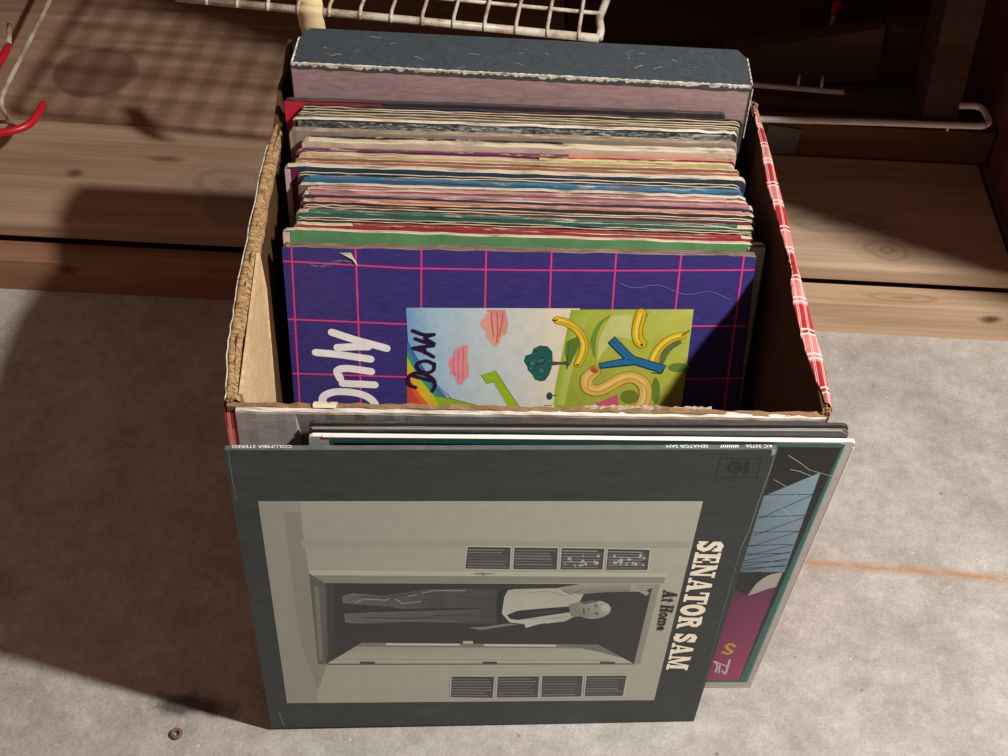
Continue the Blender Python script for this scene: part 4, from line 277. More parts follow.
# ------------------------------------------------------------------ setting
def floor_mat():
    n = NT('concrete', .55, .35)
    a = n.noise(n.vec(), 3.5, 6, .6); b = n.noise(n.vec(), 22, 8, .7); s = n.noise(n.vec((1, 1, 1), (4, 2, 0)), 160, 4, .6)
    c = n.ramp(a, [(.3, (.40, .365, .33, 1)), (.55, (.50, .475, .44, 1)), (.75, (.45, .40, .355, 1))])
    c = n.mix(1.0, c, n.ramp(b, [(.25, (.66, .64, .62, 1)), (.7, (1.15, 1.15, 1.15, 1))]), 'MULTIPLY')
    c = n.mix(n.ramp(s, [(.70, BW[0]), (.78, (.8, .8, .8, 1))]), c, (.80, .78, .72, 1))
    gr = n.noise(n.vec((1, 1, 1), (1, 7, 0)), 420, 3, .7); md = n.noise(n.vec((1, 1, 1), (6, 1, 0)), 90, 5, .7)
    c = n.mix(1.0, c, n.ramp(gr, [(.3, (.86, .86, .86, 1)), (.7, (1.12, 1.12, 1.12, 1))]), 'MULTIPLY')
    c = n.mix(1.0, c, n.ramp(md, [(.3, (.84, .83, .82, 1)), (.7, (1.1, 1.1, 1.1, 1))]), 'MULTIPLY')
    sp_ = n.n('ShaderNodeTexVoronoi', Scale=95); n.l(n.vec(), sp_.inputs['Vector']); gt = n.ramp(n.noise(n.vec((1, 1, 1), (3, 3, 0)), 28, 3), [(.52, BW[0]), (.6, BW[1])])
    c = n.mix(n.math('MULTIPLY', n.math('MULTIPLY', n.ramp(sp_.outputs['Distance'], [(.04, BW[1]), (.13, BW[0])]), gt), .6), c, (.82, .80, .74, 1))
    s2 = n.noise(n.vec((1, 1, 1), (9, 5, 0)), 75, 3, .55)
    c = n.mix(n.ramp(s2, [(.71, BW[0]), (.76, (.7, .7, .7, 1))]), c, (.13, .11, .10, 1))
    # rust-coloured hairline running off to the right of the carton
    sep = n.n('ShaderNodeSeparateXYZ'); n.l(n.tc.outputs['Object'], sep.inputs[0])
    wob = n.math('MULTIPLY', n.math('SUBTRACT', n.noise(n.vec(), 14, 4), .5), .012)
    d = n.math('ABSOLUTE', n.math('ADD', n.math('ADD', sep.outputs[1], -.1465), n.math('ADD', n.math('MULTIPLY', sep.outputs[0], .033), wob)))
    k = n.math('MULTIPLY', n.ramp(d, [(.0012, BW[1]), (.0055, BW[0])]), n.ramp(n.math('ADD', sep.outputs[0], 0), [(.05, BW[0]), (.22, BW[1])]))
    k = n.math('MULTIPLY', n.math('MULTIPLY', k, n.ramp(n.noise(n.vec((1, 1, 1), (2, 8, 0)), 55, 4, .7), [(.35, (.5, .5, .5, 1)), (.55, BW[1])])), .95)
    c = n.mix(k, c, (.42, .22, .10, 1))
    # dark oily smear at the foot of the leaning cover
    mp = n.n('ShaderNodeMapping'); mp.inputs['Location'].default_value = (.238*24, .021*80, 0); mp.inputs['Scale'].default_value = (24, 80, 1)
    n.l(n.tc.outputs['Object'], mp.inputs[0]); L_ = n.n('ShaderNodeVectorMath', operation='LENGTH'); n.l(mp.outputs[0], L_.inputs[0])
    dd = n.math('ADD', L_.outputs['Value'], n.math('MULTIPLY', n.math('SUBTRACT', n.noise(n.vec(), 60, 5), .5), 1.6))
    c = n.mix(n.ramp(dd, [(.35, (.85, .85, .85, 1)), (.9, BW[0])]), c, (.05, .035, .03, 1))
    n.bump(n.math('ADD', n.math('ADD', b, md), n.math('MULTIPLY', gr, .5)), .45, .0022)
    return n.base(c)
mb = MB(); mb.quad([(-3, -2.5, 0), (3, -2.5, 0), (3, 1.3, 0), (-3, 1.3, 0)])
mb.build('floor', floor_mat(), kind='structure')
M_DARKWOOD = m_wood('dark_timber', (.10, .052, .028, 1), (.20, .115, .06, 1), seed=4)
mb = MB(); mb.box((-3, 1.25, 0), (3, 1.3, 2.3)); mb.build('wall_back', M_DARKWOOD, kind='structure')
REDW = m_wood('red_timber', (.25, .115, .062, 1), (.40, .215, .125, 1), knots=[((-.4414, .413, .030), (75, 60, 110), (.14, .05, .03, 1), .85)], seed=1)
PALEW = m_wood('pale_timber', (.42, .27, .16, 1), (.66, .49, .33, 1), knots=[((.4456, .413, .028), (75, 70, 150), (.10, .05, .03, 1), .9), ((.36, .426, .038), (16, 90, 90), (.30, .16, .08, 1), .4)], seed=2)
# timber sill lying on the slab: two lengths butted behind the carton
mb = MB(); mb.box((-1.4, .413, 0), (.02, .441, .038)); mb.build('trim_1', REDW, kind='structure')
mb = MB(); mb.box((.0205, .4125, 0), (1.4, .4405, .038)); mb.build('trim_2', PALEW, kind='structure')
# low deck: planks with real joints on dark bearers
PL1 = m_wood('plank_timber', (.32, .195, .12, 1), (.50, .345, .225, 1), knots=[((-.300, .510, .066), (17, 22, 60), (.25, .17, .12, 1), .55), ((-.455, .515, .066), (90, 110, 60), (.10, .05, .03, 1), .8), ((-.372, .545, .066), (40, 150, 60), (.16, .08, .05, 1), .8)],
             patches=[((-.281, .478, .066), (24, 30, 30), (.22, .165, .13, 1), .45)], seed=3)  # greyer oval patch mixed in near the front edge
PL2 = m_wood('back_plank_timber', (.27, .155, .095, 1), (.43, .28, .18, 1), patches=[((-.4807, .690, .066), (21, 20.5, 20), (.135, .075, .05, 1), .62)], seed=6)  # darker round disc mixed into the plank colour
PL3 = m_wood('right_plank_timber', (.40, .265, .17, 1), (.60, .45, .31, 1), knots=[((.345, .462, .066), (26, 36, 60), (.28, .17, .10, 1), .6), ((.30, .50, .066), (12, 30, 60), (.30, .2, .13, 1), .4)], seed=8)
def rounded_plank(x0, x1, y0, y1, z0, z1, name, mat, r=.006):
    pr = [(y0, z0), (y0, z1-r)] + [(y0+r-r*math.cos(a*math.pi/8), z1-r+r*math.sin(a*math.pi/8)) for a in range(1, 5)] + [(y1, z1), (y1, z0)]
    m = MB(); k = len(pr); m.v = [(x0, y, z) for y, z in pr]+[(x1, y, z) for y, z in pr]
    for i in range(k): m.f.append((i, i+k, (i+1) % k+k, (i+1) % k)); m.mi.append(0)
    m.f.append(tuple(range(k))); m.mi.append(0); m.f.append(tuple(range(2*k-1, k-1, -1))); m.mi.append(0)
    return m.build(name, mat)
deck = tag(bpy.data.objects.new('plank_deck', None), 'low wooden deck of wide planks behind the carton', 'deck'); COL.objects.link(deck); deck.location = (0, .6, 0)
def deckpart(o, lab=None):
    o.parent = deck; o.matrix_parent_inverse = Matrix.Translation((0, -.6, 0))
    if lab: o['label'] = lab
deckpart(rounded_plank(-1.4, .03, .438, .597, .048, .066, 'plank', PL1))
deckpart(rounded_plank(-1.4, .03, .601, .79, .047, .0655, 'plank', PL2), 'plank with a round dark disc')
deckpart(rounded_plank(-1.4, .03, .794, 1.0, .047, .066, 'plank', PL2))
deckpart(rounded_plank(.034, .462, .436, .604, .048, .066, 'plank', PL3))
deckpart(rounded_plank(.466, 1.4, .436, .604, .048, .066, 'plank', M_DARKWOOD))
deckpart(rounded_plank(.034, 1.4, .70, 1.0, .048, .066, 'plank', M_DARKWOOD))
for yy in (.47, .66, .9):
    mb = MB(); mb.box((-1.4, yy, 0), (1.4, yy+.05, .0465)); deckpart(mb.build('bearer', M_DARKWOOD))
mb = MB(); mb.box((.04, .606, .066), (.470, .624, .105)); deckpart(mb.build('riser_board', m_wood('riser_timber', (.12, .06, .032, 1), (.22, .125, .07, 1), seed=11)))
# red-brown side panel at the right
mb = MB(); mb.box((.474, .437, .066), (.492, 1.2, .62)); mb.build('wall_right', m_wood('panel_timber', (.16, .055, .03, 1), (.23, .09, .05, 1), seed=9), kind='structure')

# workbench over the back: its edge throws the slanting shade on the right planks
BEN = empty('workbench', Matrix.Translation((.45, .62, .066)), 'timber workbench whose leg stands at the dark back right', 'workbench')
def bench(o): o.parent = BEN; o.matrix_parent_inverse = Matrix.Translation((-.45, -.62, -.066)); return o
ang = math.atan(-.4545); e0 = Vector((.443, .19)); ex = Vector((math.cos(ang), math.sin(ang))); ey = Vector((-ex.y, ex.x))
def slab(a, b, z0, z1, d=.95):
    m = MB(); k = [e0+ex*a, e0+ex*b, e0+ex*b+ey*d, e0+ex*a+ey*d]
    lo_ = [(p.x, p.y, z0) for p in k]; hi = [(p.x, p.y, z1) for p in k]
    m.v = lo_+hi
    for f in ((3,2,1,0),(4,5,6,7),(0,1,5,4),(1,2,6,5),(2,3,7,6),(3,0,4,7)): m.f.append(f); m.mi.append(0)
    return m
bench(slab(-1.15, 1.1, .6, .632).build('bench_top', M_DARKWOOD))
def leg(x, y, x2, y2, wd, dp, z1=.6):
    m = MB(); m.v = [(x, y, .066), (x+wd, y, .066), (x+wd, y+dp, .066), (x, y+dp, .066), (x2, y2, z1), (x2+wd, y2, z1), (x2+wd, y2+dp, z1), (x2, y2+dp, z1)]
    for f in ((3,2,1,0),(4,5,6,7),(0,1,5,4),(1,2,6,5),(2,3,7,6),(3,0,4,7)): m.f.append(f); m.mi.append(0)
    return m
LEGW = m_wood('leg_timber', (.075, .042, .022, 1), (.115, .07, .04, 1), seed=12)
bench(leg(.402, .63, .355, .63, .037, .05).build('leg', LEGW))
bench(leg(-.2, .95, -.2, .95, .05, .05).build('leg', LEGW))
BRD = m_wood('offcut_timber', (.10, .06, .032, 1), (.15, .095, .052, 1), seed=13)
mb = MB(); mb.v = [(.20, .72, .066), (.372, .72, .086), (.364, .72, .150), (.20, .72, .112), (.20, .74, .066), (.372, .74, .086), (.364, .74, .150), (.20, .74, .112)]
for f in ((0,1,2,3),(7,6,5,4),(4,5,1,0),(5,6,2,1),(6,7,3,2),(7,4,0,3)): mb.f.append(f); mb.mi.append(0)
tag(mb.build('offcut_board', BRD), 'longer wedge-shaped dark board end in the gloom behind the white rod', 'board')
mb = MB(); mb.box((.376, .745, .066), (.43, .765, .14)); tag(mb.build('offcut_board', BRD), 'short square dark board end beside the bench leg', 'board')

# ------------------------------------------------------------------ wire rack
def m_enamel():
    n = NT('white_wire', .4, .5); f = n.noise(n.vec(), 60, 6, .7)
    n.bump(f, .2, .0004)
    return n.base(n.ramp(f, [(.38, (.34, .24, .16, 1)), (.56, (.60, .53, .43, 1))]))
WIRE = m_enamel(); REDV = m_plain('red_vinyl', (.55, .012, .03, 1), .35, .1, .5)
DULL = m_plain('dull_white_wire', (.55, .48, .42, 1), .45, .15, .4)
def rackpart(m, name, mat, root, smooth=True, label=None):
    o = m.build(name, mat, root, smooth=smooth, label=label); o.matrix_parent_inverse = root.matrix_world.inverted(); return o
RK = empty('wire_rack', Matrix.Translation((-.12, .60, .31)), 'white wire grid shelf rack hung above the planks behind the carton', 'rack')
xa, ya, xb, yb_ = -.300, .4455, .0455, .4175; zr = .31
def rk(u, v): # u along the front rod in m, v backwards
    d = Vector((xb-xa, yb_-ya)).normalized(); q = Vector((xa, ya))+d*u+Vector((-d.y, d.x))*v; return (q.x, q.y, zr)
LR = math.hypot(xb-xa, yb_-ya); DR = .40
mb = MB(); mb.tube([rk(0, 0), rk(LR, 0)], .0034); rackpart(mb, 'front_rod', WIRE, RK)
mb = MB(); mb.tube([rk(0, 0), rk(0, DR)], .0030); rackpart(mb, 'side_rod', WIRE, RK)
mb = MB(); mb.tube([rk(LR, 0), rk(LR+.0005, .012), rk(LR-.002, .03), rk(LR+.002, .06), rk(LR, DR)], .0032); rackpart(mb, 'side_rod', WIRE, RK)
k = 0; u = .0254
while u < LR-.01:
    mb = MB(); a = rk(u, 0); b = rk(u, DR); mb.tube([(a[0], a[1]-.004, zr-.001), (a[0], a[1]-.0025, zr+.003), (a[0], a[1]+.004, zr+.0045), (b[0], b[1], zr+.0045)], .0015, 8); rackpart(mb, 'cross_wire', WIRE, RK); u += .0254
for i in range(1, 12):
    mb = MB(); a = rk(0, .034*i); b = rk(LR, .034*i); mb.tube([(a[0], a[1], zr+.002), (b[0], b[1], zr+.002)], .0016, 8); rackpart(mb, 'long_wire', WIRE, RK)
for u in (0, LR):   # hangers up to the bench top
    a = rk(u, .33); mb = MB(); mb.tube([a, (a[0], a[1], .6)], .002, 8); rackpart(mb, 'hanger', WIRE, RK)
# strip of masking tape folded over the front rod
TAPE = m_plain('masking_tape', (.72, .56, .30, 1), .6, .12, .3, 40)
mb = MB(); tx0, tx1 = .100, .1215
rows = []
for ang_ in range(0, 181, 20):
    a = math.radians(ang_)
    rows.append([(rk(x_, 0)[0], rk(x_, 0)[1]-.0046*math.cos(a), zr+.0048*math.sin(a)) for x_ in (tx0, (tx0+tx1)/2, tx1)])
front = [[(rk(x_, 0)[0]+.001*q, rk(x_, 0)[1]-.0046+.001*math.sin(q*2), zr-.006*q) for x_ in (tx0, (tx0+tx1)/2, tx1)] for q in range(4, 0, -1)]
back = [[(rk(x_, 0)[0]-.0015*q, rk(x_, 0)[1]+.0046+.004*q, zr+.0045*q*.9) for x_ in (tx0, (tx0+tx1)/2, tx1)] for q in range(1, 4)]
mb.grid(front+rows+back); o = rackpart(mb, 'masking_tape', TAPE, RK, label='yellowed masking tape strip')
sm = o.modifiers.new('s', 'SOLIDIFY'); sm.thickness = .0005

# second wire piece, dark right
W2 = empty('wire_hanger', Matrix.Translation((.3, .5, .066)), 'white wire rod with an upturned hooked end, right of the carton', 'rod')
zz = .2
mb = MB(); mb.tube(smooth_path([(.13, .4735, zz), (.2, .4754, zz), (.30, .479, zz), (.392, .4815, zz), (.4005, .483, zz), (.4065, .487, zz), (.408, .4945, zz), (.407, .506, zz), (.404, .5115, zz), (.398, .5128, zz), (.386, .5118, zz)], 5), .0029); rackpart(mb, 'rod', DULL, W2)
for x_ in (.245, .37):
    mb = MB(); mb.tube([(x_, .481, zz-.001), (x_, .481, zz-.006)], .0012, 8); rackpart(mb, 'stub', DULL, W2)
mb = MB(); mb.tube([(.14, .4737, zz), (.14, .52, .13), (.14, .56, .067)], .0025, 8); rackpart(mb, 'strut', DULL, W2)
W3 = empty('wire_basket_rim', Matrix.Translation((.26, .65, .066)), 'small white wire end with two uprights behind the riser', 'rack')
mb = MB(); mb.tube([(.12, .64, .1295), (.3155, .64, .1222)], .0028); rackpart(mb, 'rod', DULL, W3)
for x_ in (.268, .292):
    mb = MB(); mb.tube([(x_, .641, .1235), (x_+.001, .65, .1335)], .0015, 8); rackpart(mb, 'upright', DULL, W3)
mb = MB(); mb.tube([(.13, .64, .129), (.13, .66, .066)], .0022, 8); rackpart(mb, 'foot', DULL, W3)
# gray plate tacked to the riser
mb = MB(); mb.v = [(.236, .6035, .064), (.2715, .6035, .0665), (.2725, .6035, .0965), (.238, .6035, .1015)]
mb.f = [(0, 1, 2, 3)]; mb.mi = [0]
o = tag(mb.build('metal_plate', m_plain('grey_plate', (.17, .16, .17, 1), .5)), 'small grey plate on the dark riser board right of the carton', 'plate')
o.location.z = .003; sm = o.modifiers.new('s', 'SOLIDIFY'); sm.thickness = .0016; sm.offset = 0
# red cap far back
RC = empty('hook', Matrix.Translation((.345, .86, .066)), 'distant red-tipped hook deep in the dark at the top right', 'hook')
mb = MB(); mb.tube([(.345, .86, .066), (.345, .86, .085)], .003); rackpart(mb, 'stem', DULL, RC)
mb = MB(); mb.tube(smooth_path([(.345, .86, .083), (.344, .858, .092), (.346, .855, .098)], 4), [.005]*4+[.0055]*4+[.003]); rackpart(mb, 'vinyl_tip', m_plain('bright_red_vinyl', (.9, .02, .03, 1), .35), RC)

# left-hand wire and red hooks
H1 = empty('bent_wire_rail', Matrix.Translation((-.53, .62, .066)), 'straight white wire running down the left edge over the planks', 'rod')
mb = MB(); mb.tube(smooth_path([(-.54, .90, .12), (-.5325, .745, .12), (-.5308, .65, .12), (-.5295, .575, .12), (-.5285, .556, .117), (-.532, .563, .100), (-.540, .583, .080), (-.545, .592, .066)], 5), .0026); rackpart(mb, 'rod', WIRE, H1)
mb = MB(); mb.tube([(-.54, .90, .12), (-.54, .90, .066)], .0026, 8); rackpart(mb, 'leg', WIRE, H1)
def hook(path, lab, steel):
    r = empty('bike_hook', Matrix.Translation(path[0]), lab, 'hook')
    mb = MB(); pts = smooth_path(path, 6); n_ = len(pts)
    mb.tube(pts, [.0026]+[.0039]*(n_-2)+[.003]); rackpart(mb, 'vinyl_sleeve', REDV, r)
    mb = MB(); mb.tube(steel, .0028); rackpart(mb, 'steel_shank', WIRE, r)
hook([(-.56, .500, .12), (-.525, .501, .12), (-.5035, .5065, .12), (-.4895, .5185, .12), (-.4855, .538, .12), (-.485, .5535, .12)], 'big red vinyl-dipped hook curving over the front left plank', [(-.70, .50, .12), (-.56, .50, .12)])
hook([(-.62, .585, .12), (-.575, .588, .12), (-.556, .600, .12), (-.5495, .622, .12), (-.5495, .6517, .12)], 'red-sleeved hook with a bare white tip at the far left edge', [(-.5495, .651, .12), (-.5605, .6888, .12)])
mb = MB(); mb.box((-.72, .48, .066), (-.69, .72, .14)); tag(mb.build('hook_rail', PALEW), 'timber rail that holds the hooks, out at the left', 'rail')

# ------------------------------------------------------------------ carton
KRAFT = m_scuffed('kraft_board', (.46, .29, .14, 1), (.62, .44, .24, 1), .5, .85, 26, .1)
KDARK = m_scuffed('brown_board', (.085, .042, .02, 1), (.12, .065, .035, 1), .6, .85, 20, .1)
FRONTK = m_scuffed('front_board', (.24, .14, .07, 1), (.5, .36, .2, 1), .5, .85, 60, .1)
TORN = m_worn('torn_corrugate', (.20, .105, .045, 1), .47, (.46, .29, .13, 1), 140)
CREAM = m_worn('cream_paper', (.66, .60, .50, 1), .35, (.70, .65, .56, 1), 40)
def m_plaid():
    n = NT('plaid_wrap', .45, .4); sep = n.n('ShaderNodeSeparateXYZ'); n.l(n.vec(), sep.inputs[0])
    def band(ax, per, a, b, ph=0):
        f = n.math('FRACT', n.math('ADD', n.math('MULTIPLY', ax, 1/per), ph)); return n.math('MULTIPLY', n.math('GREATER_THAN', f, a), n.math('LESS_THAN', f, b))
    c = n.mix(band(sep.outputs[1], .048, .0, .5), (.40, .028, .03, 1), (.58, .19, .165, 1))
    for a in (.04, .12, .47, .55): c = n.mix(band(sep.outputs[1], .048, a, a+.028), c, (.85, .62, .58, 1))
    for a in (.1, .3): c = n.mix(n.math('MULTIPLY', band(sep.outputs[0], .0045, a, a+.1), .7), c, (.85, .62, .58, 1))
    c = n.mix(n.math('MULTIPLY', band(sep.outputs[2], .048, .0, .5), .5), c, (.72, .22, .20, 1))
    return n.base(c)
PLAID = m_plaid()
BX = empty('cardboard_carton', Matrix.Translation((0, .16, 0)), 'worn open cardboard carton in torn red plaid gift wrap, full of records', 'box')
def bx(m, name, mats, label=None, smooth=False):
    o = m.build(name, mats, BX, label=label, smooth=smooth); o.matrix_parent_inverse = Matrix.Translation((0, -.16, 0)); return o
def lerp(a, b, t): return tuple(x+(y-x)*t for x, y in zip(a, b))
# rims (outer line) and base corners
rimL = [(-.171, -.005, .33), (-.1735, .012, .329), (-.177, .034, .33), (-.179, .06, .3305), (-.182, .096, .329), (-.184, .143, .3285), (-.186, .19, .329), (-.1875, .233, .327), (-.188, .268, .322), (-.188, .30, .320), (-.1885, .327, .318)]
rimR = [(.172, .0105, .33), (.1715, .05, .3295), (.170, .084, .3285), (.1665, .11, .3295), (.166, .141, .328), (.1655, .18, .3285), (.1635, .214, .327), (.162, .26, .325), (.161, .306, .3195), (.1605, .329, .318)]
def wall(top, bot, nrm, th, nz=8, jit=.0008):
    """outer skin from rim polyline down to base line, thickness th along -nrm"""
    rows = []
    for i in range(nz+1):
        t = i/nz; r = []
        for j, p in enumerate(top):
            b = lerp(bot[0], bot[1], j/(len(top)-1)); q = lerp(p, b, t); r.append(Vector(q))
        rows.append(r)
    inn = [[p-Vector(nrm)*th for p in r] for r in rows]
    for p in inn[0]: p.z += random.uniform(-jit, jit)
    m = MB(); m.grid(rows+inn[::-1], close=True)
    for s in (0, -1):
        for i in range(nz): m.quad([rows[i][s], rows[i+1][s], inn[i+1][s], inn[i][s]])
    return m
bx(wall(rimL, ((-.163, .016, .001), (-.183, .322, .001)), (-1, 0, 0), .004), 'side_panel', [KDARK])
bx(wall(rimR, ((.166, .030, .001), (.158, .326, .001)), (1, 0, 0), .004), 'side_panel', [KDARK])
def line(a, b, n, jz=.0008, jy=.0006): return [tuple(x+(y-x)*i/n+(random.uniform(-jy, jy) if c == 1 else random.uniform(-jz, jz) if c == 2 else 0) for c, (x, y) in enumerate(zip(a, b))) for i in range(n+1)]
rimF = line((-.1708, -.0075, .3275), (.172, .0085, .3275), 60)
bx(wall(rimF, ((-.163, .016, .001), (.166, .030, .001)), (0, -1, 0), .0034), 'front_panel', [FRONTK])
rimB = line((-.1885, .3275, .318), (.1605, .3295, .318), 30)
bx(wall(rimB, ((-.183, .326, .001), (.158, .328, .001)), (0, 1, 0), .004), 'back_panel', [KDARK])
mb = MB(); mb.v = [(-.16, .018, .0005), (.165, .032, .0005), (.157, .324, .0005), (-.182, .32, .0005), (-.16, .018, .004), (.165, .032, .004), (.157, .324, .004), (-.182, .32, .004)]
for f in ((3,2,1,0),(4,5,6,7),(0,1,5,4),(1,2,6,5),(2,3,7,6),(3,0,4,7)): mb.f.append(f); mb.mi.append(0)
bx(mb, 'base_panel', KRAFT)
FRK = None
# torn fluted rim along the left wall: fuzzy golden ledge
def rim_strip(out, inn, drop, seg=5, jit=.00045):
    O = smooth_path(out, seg); I = smooth_path(inn, seg); n_ = min(len(O), len(I))
    O = [O[int(i*(len(O)-1)/(n_-1))] for i in range(n_)]; I = [I[int(i*(len(I)-1)/(n_-1))] for i in range(n_)]
    rows = []
    for t in (0, .25, .5, .75, 1):
        rows.append([Vector((o.x+(i.x-o.x)*t+random.uniform(-jit, jit)*(.3 if t == 0 else 1), o.y+(i.y-o.y)*t+random.uniform(-jit, jit), o.z+.0012*math.sin(math.pi*t)-drop*t+random.uniform(-jit, jit)*.8)) for o, i in zip(O, I)])
    rows.append([p+Vector((0, 0, -.006)) for p in rows[-1]]); rows.insert(0, [p+Vector((0, 0, -.004)) for p in rows[0]])
    m = MB(); m.grid(rows); return m
outL = [(x-.0002, y, z+.0006) for x, y, z in rimL[:9]]
innL = [(-.164, -.003, .330), (-.1665, .012, .3285), (-.170, .034, .3285), (-.172, .06, .329), (-.174, .096, .328), (-.1765, .143, .327), (-.179, .19, .328), (-.181, .233, .326), (-.183, .262, .321)]
bx(rim_strip(outL, innL, .0035, 8), 'torn_rim', TORN, smooth=True)
mb = MB(); po = [Vector((x-.0008, y, z+.0012)) for x, y, z in rimL[:8]]; po = smooth_path(po, 4)
po = [p+Vector((random.uniform(-.0006, .0004), 0, random.uniform(-.0008, .0006))) for p in po]
mb.grid([[p+Vector((.0007, 0, 0)) for p in po], po, [p+Vector((-.0001, 0, -.014+random.uniform(-.003, .003))) for p in po]]); bx(mb, 'paper_edge', CREAM, 'pale paper edge')
# paler kraft piece inside the left wall near the front, darker board beyond
mb = MB(); fl = [(-.1655, .001, .3285), (-.1765, .122, .3275), (-.1728, .113, .305), (-.1690, .083, .2365), (-.166, .05, .16), (-.1625, .006, .16)]
mb.v = fl+[(x+.0022, y, z) for x, y, z in fl]; k = len(fl); mb.f = [tuple(range(k)), tuple(range(2*k-1, k-1, -1))]+[(i, (i+1) % k, (i+1) % k+k, i+k) for i in range(k)]; mb.mi = [0]*(k+2)
bx(mb, 'inner_piece', m_scuffed('pale_kraft', (.60, .42, .23, 1), (.74, .60, .40, 1), .48, .8, 22, .1), 'pale kraft piece inside the left wall')
# dark folded flap at back left, ragged
mb = MB(); mb.grid([[(-.1895, .262, .322), (-.189, .29, .338), (-.1885, .305, .337), (-.188, .322, .346), (-.1865, .328, .352)], [(-.187, .255, .312), (-.187, .29, .305), (-.187, .305, .3), (-.1865, .322, .3), (-.185, .328, .3)]])
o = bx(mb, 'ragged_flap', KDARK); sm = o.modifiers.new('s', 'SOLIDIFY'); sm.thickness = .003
# frayed corners
def fray(c, n_, r, mat, up_=.008):
    m = MB()
    for i in range(n_):
        a = random.uniform(0, 6.28); b = Vector(c)+Vector((random.uniform(-r, r), random.uniform(-r, r), 0))
        t = b+Vector((math.cos(a)*r*.7, math.sin(a)*r*.7, random.uniform(.3, 1)*up_)); m.tube([b, b.lerp(t, .5)+Vector((0, 0, .001)), t], [.0007, .0006, .0002], 5)
    return m
bx(fray((.1595, .322, .318), 26, .0025, TORN, .005), 'frayed_corner', TORN); bx(fray((.1705, .0105, .329), 24, .0022, TORN, .003), 'frayed_corner', TORN); bx(fray((-.169, -.004, .329), 18, .002, TORN, .0015), 'frayed_corner', TORN)
# plaid wrap over the right wall
inR = [(.1705, .016, .331), (.165, .049, .3305), (.1625, .075, .3305), (.161, .107, .3312), (.1635, .128, .3302), (.1630, .141, .3300), (.1600, .18, .3302), (.1575, .218, .3285), (.158, .26, .3265), (.1582, .299, .322), (.1592, .318, .3195)]
ouR = [(.1735, .0115, .3305), (.173, .049, .3302), (.1712, .075, .3295), (.1690, .107, .3305), (.1680, .128, .3295), (.1672, .141, .3292), (.1662, .18, .3295), (.1646, .218, .328), (.163, .26, .326), (.1622, .299, .3205), (.161, .325, .3185)]
I = smooth_path(inR, 6); O = smooth_path(ouR, 6)
jj = [Vector((random.uniform(-.0005, .0005), 0, random.uniform(-.0004, .0004))) for _ in I]
bot = [Vector((.1695-(.0085)*i/(len(O)-1), .028+.30*i/(len(O)-1), .002)) for i in range(len(O))]
mb = MB(); mb.grid([[p+j+Vector((.0002, 0, -.0015)) for p, j in zip(I, jj)], [p+j for p, j in zip(I, jj)], [p.lerp(q, .5)+Vector((0, 0, .0012)) for p, q in zip(I, O)], O, [p.lerp(q, .4)+Vector((.0014*math.sin(i*.5), 0, 0)) for i, (p, q) in enumerate(zip(O, bot))], bot])
o = bx(mb, 'gift_wrap', PLAID, 'red and white plaid gift wrap'); sm = o.modifiers.new('s', 'SOLIDIFY'); sm.thickness = .0003
# wrap on the left side, thin and dark red
mb = MB(); a_ = [Vector((-.1725, -.0072, .326)), Vector((-.1755, .012, .322)), Vector((-.1795, .05, .318)), Vector((-.1845, .12, .314)), Vector((-.1885, .23, .31)), Vector((-.1905, .32, .31))]
b_ = [Vector((-.1655, .0130, .002)), Vector((-.167, .03, .002)), Vector((-.170, .07, .002)), Vector((-.174, .13, .002)), Vector((-.181, .23, .002)), Vector((-.186, .322, .002))]
mb.grid([smooth_path(a_, 4), smooth_path(b_, 4)]); bx(mb, 'gift_wrap', PLAID)
mb = MB(); mb.quad([(-.1722, -.0098, .3242), (-.1630, -.0092, .3242), (-.160, -.0165, .262), (-.1705, -.0175, .262)]); mb.quad([(-.1705, -.0175, .262), (-.160, -.0165, .262), (-.158, .0142, .002), (-.1655, .013, .002)]); mb.quad([(-.1722, -.0078, .3262), (-.1655, .013, .002), (-.163, .0158, .002), (-.1705, -.005, .3262)]); bx(mb, 'gift_wrap', PLAID)  # corner bulged outward to block light slipping through the gap
# outer front flap folded down, cream edge and grey-brown face
FL = m_scuffed('grey_liner', (.33, .29, .27, 1), (.45, .42, .38, 1), .5, .7, 18, .2)
top1 = line((-.1655, -.0092, .3262), (.1705, .0085, .3262), 60, .0003, .0002)
def off(pts, dx=0, dy=0, dz=0): return [Vector(p)+Vector((dx, dy, dz)) for p in pts]
mb = MB(); mb.grid([off(top1, 0, .003, .0002), off(top1, 0, .0006, .0008), off(top1, 0, -.0012, .0004), off(top1, 0, -.0013, -.0016), off(top1, 0, -.0012, -.0018)], [1, 1, 1, 1])
lo1 = [Vector((p[0]*.97+.004, p[1]+.0115, .13)) for p in top1]
mid1 = [Vector((p[0], p[1]-.0012+(-.0075 if p[0] < -.13 else .003), .262)) for p in top1]  # left end splayed forward to close the same light gap
mb.grid([off(top1, 0, -.0012, -.0018), mid1, lo1], 0)
bx(mb, 'front_flap', [FL, CREAM], 'folded front flap with worn cream edge')
# scrap of clear tape on the front rim
mb = MB(); mb.grid([[(-.122, -.0062, .3282), (-.109, -.0057, .3282)], [(-.1225, -.004, .3288), (-.109, -.0035, .3288)], [(-.122, -.0015, .3282), (-.1085, -.001, .3282)], [(-.122, -.0012, .323), (-.1085, -.0007, .323)]]); bx(mb, 'tape_scrap', m_plain('old_tape', (.66, .60, .42, 1), .3), 'yellowed tape scrap')
